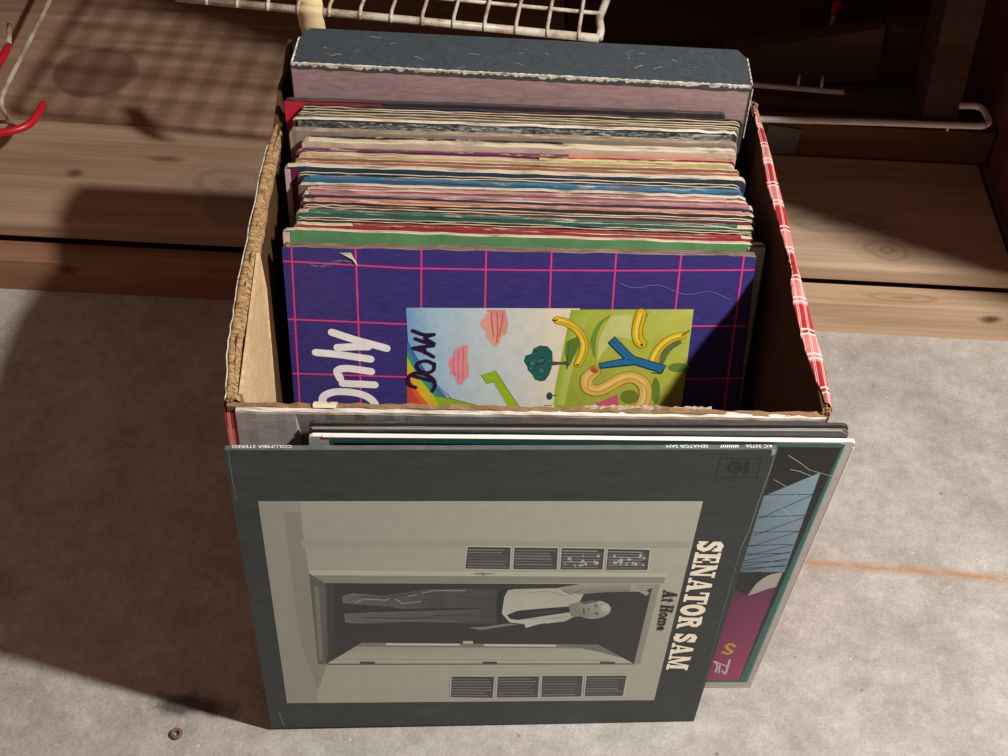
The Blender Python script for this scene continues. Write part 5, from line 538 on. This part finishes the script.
# torn fibres on the inside of the front rim
mb = MB(); pts = line((.03, .0055, .325), (.105, .0095, .325), 40, .0005, .0008)
mb.grid([off(pts, 0, -.001, .0015), off(pts, 0, .002, .002), [Vector(p)+Vector((0,   .003+random.uniform(-.001, .0012), .0003)) for p in pts]]); bx(mb, 'torn_liner', m_worn('torn_brown_paper', (.30, .22, .15, 1), .45, (.42, .33, .24, 1), 120))

# ------------------------------------------------------------------ records in the carton
def corner_round(t, w_, r): # dip of the top edge near its worn ends
    d = min(t, 1-t)*w_; return 0 if d > r else -(r-math.sqrt(max(0, r*r-(r-d)**2)))
def board(m, TL, TR, y0, y1, zb, nx=36, jz=.0004, rr=.004, jy=.00025, mis=(0, 1), wob=.0004):
    """upright card sheet in local axes: x along, y depth, z up"""
    w_ = TR[0]-TL[0]; rows = [[] for _ in range(6)]; ph = random.uniform(0, 6)
    for i in range(nx+1):
        # finer steps at the rounded corners
        t = i/nx; t = .5-.5*math.cos(math.pi*t) if nx > 20 else t
        x = TL[0]+w_*t; z = TL[1]+(TR[1]-TL[1])*t+corner_round(t, w_, rr)+random.uniform(-jz, jz); j = random.uniform(-jy, jy)+wob*math.sin(ph+t*7)
        e = min(.0005, (y1-y0)*.3)
        for r, (yy, z_) in enumerate(((y0, zb), (y0+j, z-e), (y0+j+e, z), (y1+j-e, z), (y1+j, z-e), (y1, zb))): rows[r].append((x, yy, z_))
    m.grid(rows, [mis[0], mis[1], mis[1], mis[1], mis[0]])
    m.f.append(tuple(len(m.v)-6*(nx+1)+r*(nx+1) for r in range(6))); m.mi.append(mis[1])
    m.f.append(tuple(len(m.v)-6*(nx+1)+r*(nx+1)+nx for r in range(5, -1, -1))); m.mi.append(mis[1])
SLV = {}
def mat_face(c):
    k = ('f', c)
    if k not in SLV: SLV[k] = m_plain('sleeve_print', lin(c, 1.0), .5, .18, .35, 45)
    return SLV[k]
def mat_edge(c, wear):
    k = ('e', c, wear)
    if k not in SLV: SLV[k] = m_worn('sleeve_edge', lin(c, 1.0), wear)
    return SLV[k]
PAPER = m_worn('inner_paper', (.70, .66, .56, 1), .4, (.6, .54, .42, 1), 90)
VINYL = m_plain('vinyl', (.012, .012, .013, 1), .25, .1, .5)
STACK = [
 ('record_album', 'red and charcoal cover, hindmost album, just in front of the box set', (-0.1812, 0.2703, 0.3425), (0.1311, 0.2783, 0.3438), 0.0031, 'solid', (57, 51, 57), (65, 56, 56), 0.73, None, None),
 ('record_album', 'dark navy cover with a black edge, in front of the red-cornered cover', (-0.167, 0.2651, 0.3416), (0.1431, 0.2731, 0.3415), 0.0016, 'solid', (34, 33, 41), (48, 44, 55), 0.75, None, None),
 ('record_album', 'thick double album with ragged beige edge, third from the back', (-0.1683, 0.2633, 0.3407), (0.1417, 0.2713, 0.3406), 0.0031, 'open', (66, 60, 53), (192, 169, 133), 0.53, None, None),
 ('record_album', 'beige edged album with flaked top, directly behind the scratched one', (-0.17, 0.2599, 0.3388), (0.1409, 0.2679, 0.3391), 0.0033, 'open', (112, 99, 85), (187, 167, 135), 0.53, None, None),
 ('record_album', 'cream edged album with scratched black and white cover strip', (-0.1731, 0.2563, 0.3369), (0.1395, 0.2643, 0.3374), 0.0031, 'solid', (60, 61, 60), (218, 211, 191), 0.53, None, None),
 ('record_album', 'grey-beige album with dull stained edge, in front of the scratched one', (-0.1745, 0.2491, 0.3331), (0.1394, 0.2571, 0.3345), 0.0046, 'solid', (143, 131, 117), (148, 131, 112), 0.58, None, None),
 ('record_album', 'cream album with a broken black line that turns red', (-0.1647, 0.2428, 0.3298), (0.1384, 0.2508, 0.3327), 0.0062, 'spine', (196, 180, 159), (211, 189, 155), 0.38, ((29, 26, 28), 0.0, 0.22), (0.0, 0.6)),
 ('record_album', 'album with a purple-magenta wrapped spine and orange-pink edge', (-0.168, 0.2349, 0.3261), (0.1377, 0.2429, 0.3292), 0.0028, 'spine', (106, 47, 83), (204, 112, 89), 0.63, ((113, 54, 92), 0.45, 1.0), (0.0, 0.62)),
 ('record_album', 'album with a yellowish edge on its right half', (-0.1655, 0.2318, 0.3251), (0.1377, 0.2398, 0.3276), 0.004, 'spine', (186, 174, 129), (193, 171, 139), 0.53, ((198, 186, 125), 0.2, 0.9), (0.55, 0.98)),
 ('record_album', 'album with a stained orange-brown edge behind the white one', (-0.1678, 0.2275, 0.3235), (0.1411, 0.2355, 0.3255), 0.0042, 'open', (149, 104, 85), (194, 140, 108), 0.53, None, None),
 ('record_album', 'white-edged album with burgundy stripe at its left end', (-0.1742, 0.223, 0.3218), (0.1453, 0.231, 0.3232), 0.0046, 'solid', (44, 62, 81), (224, 211, 197), 0.31, None, None),
 ('record_album', 'album with dirty cream edge between dark blue line and bright blue spine', (-0.1645, 0.217, 0.3193), (0.1417, 0.225, 0.3211), 0.0035, 'open', (52, 50, 47), (201, 181, 149), 0.53, None, None),
 ('record_album', 'album with a bright blue spine', (-0.1612, 0.2133, 0.3186), (0.1438, 0.2213, 0.319), 0.0035, 'spine', (44, 93, 127), (46, 109, 150), 0.65, ((54, 108, 144), 0.0, 1.0), (0.02, 0.99)),
 ('record_album', 'cream-edged album just in front of the bright blue spine', (-0.1629, 0.2095, 0.3167), (0.1457, 0.2175, 0.3178), 0.0031, 'solid', (112, 100, 87), (219, 203, 171), 0.43, None, None),
 ('record_album', 'narrow pink-spined album, the rear of the two pink ones', (-0.1577, 0.2061, 0.3154), (0.147, 0.2141, 0.3167), 0.0029, 'spine', (135, 97, 97), (193, 164, 142), 0.53, ((185, 127, 132), 0.1, 0.8), (0.03, 0.95)),
 ('record_album', 'wide rose-pink spined album, the front of the two pink ones', (-0.1593, 0.2028, 0.3144), (0.1504, 0.2108, 0.3152), 0.0051, 'spine', (43, 59, 75), (211, 184, 166), 0.53, ((181, 124, 130), 0.25, 1.0), (0.02, 0.99)),
 ('record_album', 'salmon-orange edged album with a dark blue line behind', (-0.1594, 0.1974, 0.3122), (0.1517, 0.2054, 0.3131), 0.0042, 'spine', (53, 50, 52), (208, 151, 124), 0.53, ((188, 127, 110), 0.1, 0.9), (0.0, 0.97)),
 ('record_album', 'cream album with a dark red line along the edge', (-0.1575, 0.1929, 0.3108), (0.1523, 0.2009, 0.3111), 0.0035, 'open', (94, 52, 54), (211, 193, 161), 0.43, None, None),
 ('record_album', 'album with a sea-green spine', (-0.1611, 0.1891, 0.3097), (0.1516, 0.1971, 0.3089), 0.0049, 'spine', (48, 93, 80), (211, 195, 163), 0.43, ((58, 104, 92), 0.3, 1.0), (0.0, 0.96)),
 ('record_album', 'grimy tan album with blackened edge, in front of the sea-green spine', (-0.1612, 0.1839, 0.307), (0.1514, 0.1919, 0.3075), 0.0031, 'open', (38, 34, 31), (183, 159, 127), 0.48, None, None),
 ('record_album', 'album with a bright red spine', (-0.1615, 0.1805, 0.3054), (0.1513, 0.1885, 0.3064), 0.0039, 'spine', (144, 47, 52), (213, 195, 163), 0.43, ((157, 51, 57), 0.3, 1.0), (0.13, 0.97)),
 ('record_album', 'green-covered album with cream edge and white right border, behind the purple one', (-0.1685, 0.1762, 0.3038), (0.1593, 0.1842, 0.3049), 0.0035, 'solid', (93, 141, 93), (228, 213, 188), 0.33, None, None)]

GRP = 'record albums filed upright in the carton'
for i, (name, lab, TL, TR, th, style, fc, ec, wear, sc, sx) in enumerate(STACK):
    cx = (TL[0]+TR[0])/2; cyy = (TL[1]+TR[1])/2
    yaw_ = math.atan2(TR[1]-TL[1], TR[0]-TL[0])
    th_ = .015+.245*(i/21)**1.3; cl, sl = math.cos(th_), math.sin(th_)      # the fan of records leans back a little more towards the front
    zL, zR = (TL[2]-.0045)/cl, (TR[2]-.0045)/cl
    root = empty(name, Matrix.Translation((cx, cyy-(zL+zR)/2*sl, .0045)) @ Matrix.Rotation(yaw_, 4, 'Z') @ Matrix.Rotation(-th_, 4, 'X'), lab, 'record', GRP)
    hw = math.hypot(TR[0]-TL[0], TR[1]-TL[1])/2
    # local y: 0 = back face of the sleeve, negative towards the viewer
    if style == 'open':        # two card covers with the paper and disc edge between
        m = MB(); board(m, (-hw, zL), (hw, zR), -.0010, 0, 0); m.build('back_cover', [mat_face(fc), mat_edge(ec, wear)], root)
        m = MB(); board(m, (-hw, zL-.0006), (hw, zR-.0006), -th, -th+.0010, 0); m.build('front_cover', [mat_face(fc), mat_edge(ec, wear)], root)
        m = MB(); board(m, (-hw+.004, zL-.0035), (hw-.004, zR-.0035), -th*.72, -th*.4, .002, jz=.0008, jy=.0005); m.build('inner_sleeve', [PAPER, PAPER], root)
    else:
        m = MB(); board(m, (-hw, zL), (hw, zR), -th, 0, 0, jz=.0005); m.build('sleeve', [mat_face(fc), mat_edge(ec, wear)], root)
        if style == 'spine':   # printed spine strip along the top
            x0, x1 = -hw+sx[0]*2*hw, -hw+sx[1]*2*hw; f0 = sx[0]; f1 = sx[1]
            m = MB(); n_ = 30; a0, a1 = sc[1], sc[2]; rows = [[], [], []]
            for j in range(n_+1):
                t = f0+(f1-f0)*j/n_; z = zL+(zR-zL)*t+corner_round(t, 2*hw, .004)+.0007+random.uniform(-.0002, .0002)
                for r, yy in enumerate((-th*a1, -th*(a0+a1)/2, -th*a0)): rows[r].append((-hw+2*hw*t, yy+random.uniform(-.0002, .0002), z+(.0003 if r == 1 else 0)))
            m.grid([[(x, y, z-.0012) for x, y, z in rows[0]]]+rows+[[(x, y, z-.0012) for x, y, z in rows[2]]]); m.build('spine', m_worn('spine_ink', lin(sc[0]), .60), root)
    SLV[('root', i)] = (root, hw, th, zL, zR)
# patterned black-and-white strip on the scratched cover
def m_marble():
    n = NT('scratched_print', .4, .4); f = n.noise(n.vec((30, 30, 140)), 3.0, 6, .7, 1.5)
    return n.base(n.ramp(f, [(.42, (.03, .035, .035, 1)), (.52, (.16, .17, .165, 1)), (.58, (.5, .5, .46, 1))]))
r_, hw, th, zL, zR = SLV[('root', 4)]
mb = MB(); mb.quad([(-hw+.004, -th-.0009, zL-.04), (hw-.004, -th-.0009, zR-.04), (hw-.004, -th-.0009, zR-.0012), (-hw+.004, -th-.0009, zL-.0012)]); mb.build('cover_print', m_marble(), r_, label='scratched black and white cover print')
r_, hw, th, zL, zR = SLV[('root', 0)]
mb = MB(); mb.quad([(-hw+.0005, -th-.0009, zL-.12), (-hw+.069, -th-.0009, zL-.12), (-hw+.069, -th-.0009, zL-.001), (-hw+.0005, -th-.0009, zL-.001)]); mb.build('cover_print', mat_face((196, 40, 62)), r_, label='red corner of the cover')
r_, hw, th, zL, zR = SLV[('root', 10)]; q10 = (hw, zL); th10 = th
mb = MB(); mb.quad([(-hw+.0045, -th-.0009, .02), (-hw+.011, -th-.0009, .02), (-hw+.011, -th-.0009, zL-.002), (-hw+.0045, -th-.0009, zL-.002)]); mb.build('cover_print', mat_face((110, 30, 66)), r_, label='burgundy stripe')
r_, hw, th, zL, zR = SLV[('root', 21)]
mb = MB(); mb.quad([(-hw+.0004, -th-.0009, .02), (-hw+.005, -th-.0009, .02), (-hw+.005, -th-.0009, zL-.002), (-hw+.0004, -th-.0009, zL-.002)]); mb.build('cover_print', mat_face((226, 190, 180)), r_, label='pale pink border strip')
mb = MB(); zt = lambda t: zL+(zR-zL)*t
mb.quad([(hw-.0125, -th-.0009, .02), (hw-.001, -th-.0009, .02), (hw-.001, -th-.0009, zR-.002), (hw-.0125, -th-.0009, zR-.0022)]); mb.build('cover_print', mat_face((222, 218, 206)), r_, label='white border strip')

mb = MB(); hw, zL = q10; mb.quad([(-hw+.0005, -th10-.0009, .02), (-hw+.0044, -th10-.0009, .02), (-hw+.0044, -th10-.0009, zL-.002), (-hw+.0005, -th10-.0009, zL-.002)]); mb.build('cover_print', mat_face((206, 176, 170)), SLV[('root', 10)][0], label='pale pink end of the cover')
# big clothbound multi-record album at the back
BOXM = m_scuffed('charcoal_cloth', (.055, .066, .075, 1), (.30, .30, .28, 1), .60, .5, 55)
MAUVE = m_scuffed('mauve_panel', (.36, .235, .235, 1), (.25, .15, .15, 1), .60, .6, 14, .2)
BS = empty('record_box_set', Matrix.Translation((-.015, .303, .0045)), 'tall thick charcoal record box set with frayed white edges at the back', 'record')
yb0, yb1 = .2797, .3262; xL, xR = -.1768, .1468; zt_ = .3645
def bs(m, name, mats, label=None):
    o = m.build(name, mats, BS, label=label); o.matrix_parent_inverse = Matrix.Translation((.015, -.303, -.0045)); return o
mb = MB(); c = .003   # body with knocked corners
prof = [(xL+.001, yb0), (xR-.002, yb0), (xR, yb0+.003), (xR+.0005, yb1-.012), (xR-.006, yb1), (xL+.0065, yb1), (xL, yb1-.014), (xL-.0003, yb0+.002)]
k = len(prof); mb.v = [(x, y, .0045) for x, y in prof]+[(x, y, zt_-.002) for x, y in prof]+[(x*.992, y+(.0016 if y < .30 else -.0016), zt_) for x, y in prof]
for a in (0, k):
    for i in range(k): mb.f.append((a+i, a+(i+1) % k, a+(i+1) % k+k, a+i+k)); mb.mi.append(1 if (i == 0 and a == 0) else 0)
mb.f.append(tuple(2*k+i for i in range(k))); mb.mi.append(0); mb.f.append(tuple(range(k-1, -1, -1))); mb.mi.append(0)
bs(mb, 'case', [BOXM, MAUVE])
def frayed(p0, p1, n_, wd, nrm, seed, amp=.5):
    rnd = random.Random(seed); m = MB(); a = Vector(p0); b = Vector(p1); A_, B_, C_ = [], [], []
    for i in range(n_+1):
        t = i/n_; p = a.lerp(b, t); w1 = wd*(1+rnd.uniform(-amp, amp)*1.4); w2 = wd*(1+rnd.uniform(-amp, amp)*1.4)
        A_.append(p+Vector(nrm[0])*w1+Vector((0, 0, .0003))); B_.append(p+(Vector(nrm[0])*-.0004)+Vector((0, -.0004, .0006))); C_.append(p+Vector(nrm[1])*w2+Vector((0, -.0004, 0)))
    m.grid([A_, B_, C_]); return m
CHIP = m_worn('frayed_white', (.80, .76, .66, 1), .30, (.78, .72, .60, 1), 200)
bs(frayed((xL+.001, yb0, zt_-.0002), (xR-.001, yb0, zt_-.0002), 170, .0012, ((0, .8, 0), (0, 0, -1.3)), 3, .55), 'worn_edge', CHIP, 'frayed white front edge')
mb = MB(); mb.grid([[(xL+.0012+(xR-xL-.0026)*i/60, yb0-.0003, zt_-.0012) for i in range(61)], [(xL+.0012+(xR-xL-.0026)*i/60, yb0-.0004, zt_-.0044+random.uniform(-.0005, .0007)) for i in range(61)]]); bs(mb, 'cloth_lip', BOXM)
bs(frayed((xR-.0005, yb0+.001, zt_), (xR-.001, yb1-.012, zt_), 24, .0004, ((-1, 0, 0), (1, 0, -.3)), 9, .8), 'worn_edge', CHIP)
bs(frayed((xL+.0015, yb0+.001, zt_), (xL+.002, yb1-.014, zt_), 24, .0005, ((1, 0, 0), (-1, 0, -.3)), 10, .8), 'worn_edge', CHIP)
mb = MB(); mb.tube([(xR+.0003, yb0+.0008, zt_-.003), (xR+.0006, yb0+.0008, .32)], .0004, 6); bs(mb, 'worn_edge', CHIP)
mb = MB(); random.seed(21)
for q in range(16):   # pale scuffs on the top
    x = random.uniform(xL+.02, xR-.02); y = random.uniform(yb0+.008, yb1-.008); a = random.uniform(-.6, .6); l_ = random.uniform(.002, .008); wd = random.uniform(.0002, .0005)
    pts = [Vector((x+math.cos(a)*l_*t, y+math.sin(a)*l_*t+.001*math.sin(t*3), zt_+.00025)) for t in (0, .4, .7, 1)]
    mb.grid([[p+Vector((0, wd, 0)) for p in pts], [p-Vector((0, wd, 0)) for p in pts]])
bs(mb, 'scuff_marks', m_plain('pale_scuff', (.26, .26, .25, 1), .7))['kind'] = 'stuff'
random.seed(33)

# ------------------------------------------------------------------ purple grid album
PR = empty('record_album', cover_matrix(-.1564, .0582, .0045, .3027, .0295, .0102), 'purple album with pink grid lines and a fruit and letters picture, first inside the carton', 'record', GRP)
mb = MB(); board(mb, (0, .3172), (.314, .3168), 0, .0075, .0005, jz=.0006, rr=.002, jy=.0, wob=0)
mb.build('sleeve', [m_scuffed('violet_print', lin((58, 50, 112), 1.12), (.30, .28, .38, 1), .68, .38, 28), m_worn('brown_edge', (.17, .12, .085, 1), .5, (.27, .20, .14, 1), 60)], PR)
PG = m_print('album_ink', 1.05, .4, .09, (.98, 1.0, 1.04))
print_mesh('grid_lines', GRID_ART, PG, PR, H=316.4)
print_mesh('cover_picture', PICTURE_ART, PG, PR, lift=.00022, step=.000003, label='crayon picture with bananas, trees and letters')
print_mesh('title_lettering', ONLY_ART, PG, PR, lift=.00025, label='white hand lettered Only')
print_mesh('pen_name', NAME_ART, PG, PR, lift=.00066, step=.000003, label='name DOAN in dark pen')
mb = MB(); mb.v = [(.038, -.0006, .3135), (.046, -.0006, .3138), (.049, -.0012, .3075), (.0505, -.0018, .3045), (.0465, -.001, .309), (.043, -.0008, .311)]; mb.f = [(0, 5, 4, 3, 2, 1)]; mb.mi = [0]
mb.build('torn_paper', CREAM, PR)
mb = MB()
for a in (0.0, .6):
    pts = [Vector((.018+.004*i, -.00055, .3055-.0025*math.sin(i*.8+a))) for i in range(8)]; mb.grid([[p+Vector((0, 0, .0002)) for p in pts], [p-Vector((0, 0, .0002)) for p in pts]])
pts = [Vector((.225+.005*i, -.00055, .295-.0022*math.sin(i*.9)-.0006*i)) for i in range(16)]; mb.grid([[p+Vector((0, 0, .00018)) for p in pts], [p-Vector((0, 0, .00018)) for p in pts]])
mb.build('crease_marks', m_plain('pale_crease', (.22, .21, .33, 1), .6), PR, kind='stuff')

# ------------------------------------------------------------------ albums leaning on the front
def lean_album(name, lab, params, th, mats, H=.314, W=.314, rr=.0015, cat='record', yoff=0.0):
    r = empty(name, cover_matrix(**params), lab, cat); m = MB()
    board(m, (0, H), (W, H), yoff, yoff+th, 0, jz=.00012, rr=rr, jy=0, wob=0); m.build('sleeve', mats, r); return r
BLK = m_scuffed('black_gloss', (.035, .036, .038, 1), (.35, .35, .34, 1), .62, .3, 40, .6)
GRYE = m_worn('black_edge', (.05, .05, .052, 1), .66, (.36, .36, .35, 1), 25)
r = lean_album('record_album', 'thin glossy black album, hindmost of those outside the carton', dict(x0=-.1245, yb=.0123, z0=.0, lean=-.055, rot=0, yaw=.063), .0021, [BLK, GRYE], H=.3240, W=.309, rr=.004)
r = lean_album('record_album', 'black album with a pale grey edge, second behind the teal-bordered one', dict(x0=-.1245, yb=.0099, z0=.0, lean=-.055, rot=0, yaw=.063), .0022, [BLK, m_worn('grey_edge', (.07, .07, .072, 1), .58, (.5, .5, .48, 1), 12)], H=.3215, W=.309, rr=.003)
mb = MB(); mb.tube([(.002, .0004, .3212), (.15, .0003, .3214), (.304, .0004, .3212), (.3085, .0004, .318)], .0006, 6); mb.build('cover_edge', m_plain('dull_white_edge', (.26, .26, .25, 1), .6), r, label='pale worn front edge')
TE = lean_album('record_album', 'white-bordered album with teal line, blue grid and magenta, behind the front cover', dict(x0=-.1285, yb=.0066, z0=0, lean=-.0552, rot=-.0124, yaw=.065, w_=.314), .0026, [m_plain('white_card', (.62, .61, .56, 1), .5, .05), m_worn('cream_edge', (.80, .78, .70, 1), .3, (.84, .80, .70, 1), 30)], H=.3152, W=.314, rr=.003)
print_mesh('cover_art', TEAL_ART, m_print('teal_ink', 1.15, .35, .06), TE, 314, 314, label='blue, magenta and black cover art with a yellow S')
mb = MB(); mb.tube([(.008, .0006, .3146), (.16, .0006, .3148), (.306, .0006, .3146)], .0012, 6); mb.tube([(.3136, .0006, .309), (.3138, .0006, .16), (.3136, .0006, .006)], .0009, 6); mb.build('worn_border', m_plain('bare_card', (.85, .82, .74, 1), .7, .1), TE)

SE = lean_album('record_album', 'dark grey album with sideways photo of a man in a doorway, at the front', dict(x0=-.1759, yb=-.0236, z0=0, lean=.017, rot=-.0154, yaw=.0825), .0034, [m_scuffed('slate_print', lin((57, 65, 65), 1.0), (.12, .125, .12, 1), .58, .42, 14), m_scuffed('slate_spine', (.10, .108, .10, 1), (.2, .2, .19, 1), .5, .5, 20)])
PI = m_print('photo_ink', 1.42, .4, .05, (.93, 1.0, 1.10))
print_mesh('cover_photo', PHOTO, PI, SE, step=.0000015, label='grey photo of a man in white shirt and tie, printed sideways')
it = []; lettering('SENATOR SAM', TITLE_QUAD, (236, 230, 210), it); print_mesh('title_lettering', it, m_print('title_ink', 1.45, .45, .03), SE, step=.000003, label='cream slab lettering SENATOR SAM')
it = []; lettering('At Home', SUB_QUAD, (26, 27, 26), it); print_mesh('subtitle_lettering', it, m_print('dark_ink', .8), SE, lift=.00041, step=.0000015, label='black slab lettering At Home')
print_mesh('emblem', MARKS[:7], m_print('emblem_ink', .8), SE, label='faint round eye-like emblem in a box')
print_mesh('wear_marks', MARKS[7:], PI, SE, label='pale creases and worn edges')['kind'] = 'stuff'
# upside-down spine wording on the top edge
def spine_text(body, x_right, x_left, h=.0021):
    cu = bpy.data.curves.new('t', 'FONT'); cu.body = body; cu.size = 1; ob = bpy.data.objects.new('t', cu); COL.objects.link(ob)
    dg = bpy.context.evaluated_depsgraph_get(); me = bpy.data.meshes.new_from_object(ob.evaluated_get(dg)); bpy.data.objects.remove(ob)
    xs = [v.co.x for v in me.vertices]; ys = [v.co.y for v in me.vertices]; sx = (x_right-x_left)/(max(xs)-min(xs)); sy_ = h/(max(ys)-min(ys))
    for v in me.vertices: v.co = (x_right-(v.co.x-min(xs))*sx, .0029-(v.co.y-min(ys))*sy_, .31425)
    me.materials.clear(); me.materials.append(SPT)
    for p in me.polygons: p.material_index = 0
    me.update(); o = bpy.data.objects.new('spine_lettering', me); COL.objects.link(o); o.parent = SE; o['label'] = 'white spine lettering '+body
SPT = m_plain('white_ink', (.85, .85, .8, 1), .5, .05)
spine_text('COLUMBIA STEREO', .0375, .0045); spine_text('SENATOR SAM', .2735, .2495); spine_text('KC 32756', .3105, .2955)
mb = MB()
for q in range(9):
    x = .2805+q*.0012; mb.quad([(x, .0008, .31425), (x+.0006, .0008, .31425), (x+.0014, .0028, .31425), (x+.0008, .0028, .31425)])
mb.build('spine_stripes', SPT, SE)

# little rusty ring nut on the slab
mb = MB(); cN = Vector((-.2421, -.0454, .0022)); rows = []
for i in range(17):
    a = i*math.pi/8; rows.append([(cN.x+math.cos(a)*(.0032+.0014*math.cos(b)), cN.y+math.sin(a)*(.0032+.0014*math.cos(b)), cN.z+.0018*math.sin(b)) for b in [j*math.pi/4 for j in range(9)]])
mb.grid(rows); tag(mb.build('washer', m_plain('rust', (.20, .11, .07, 1), .7), smooth=True), 'tiny rusty washer on the concrete at the bottom left', 'washer')
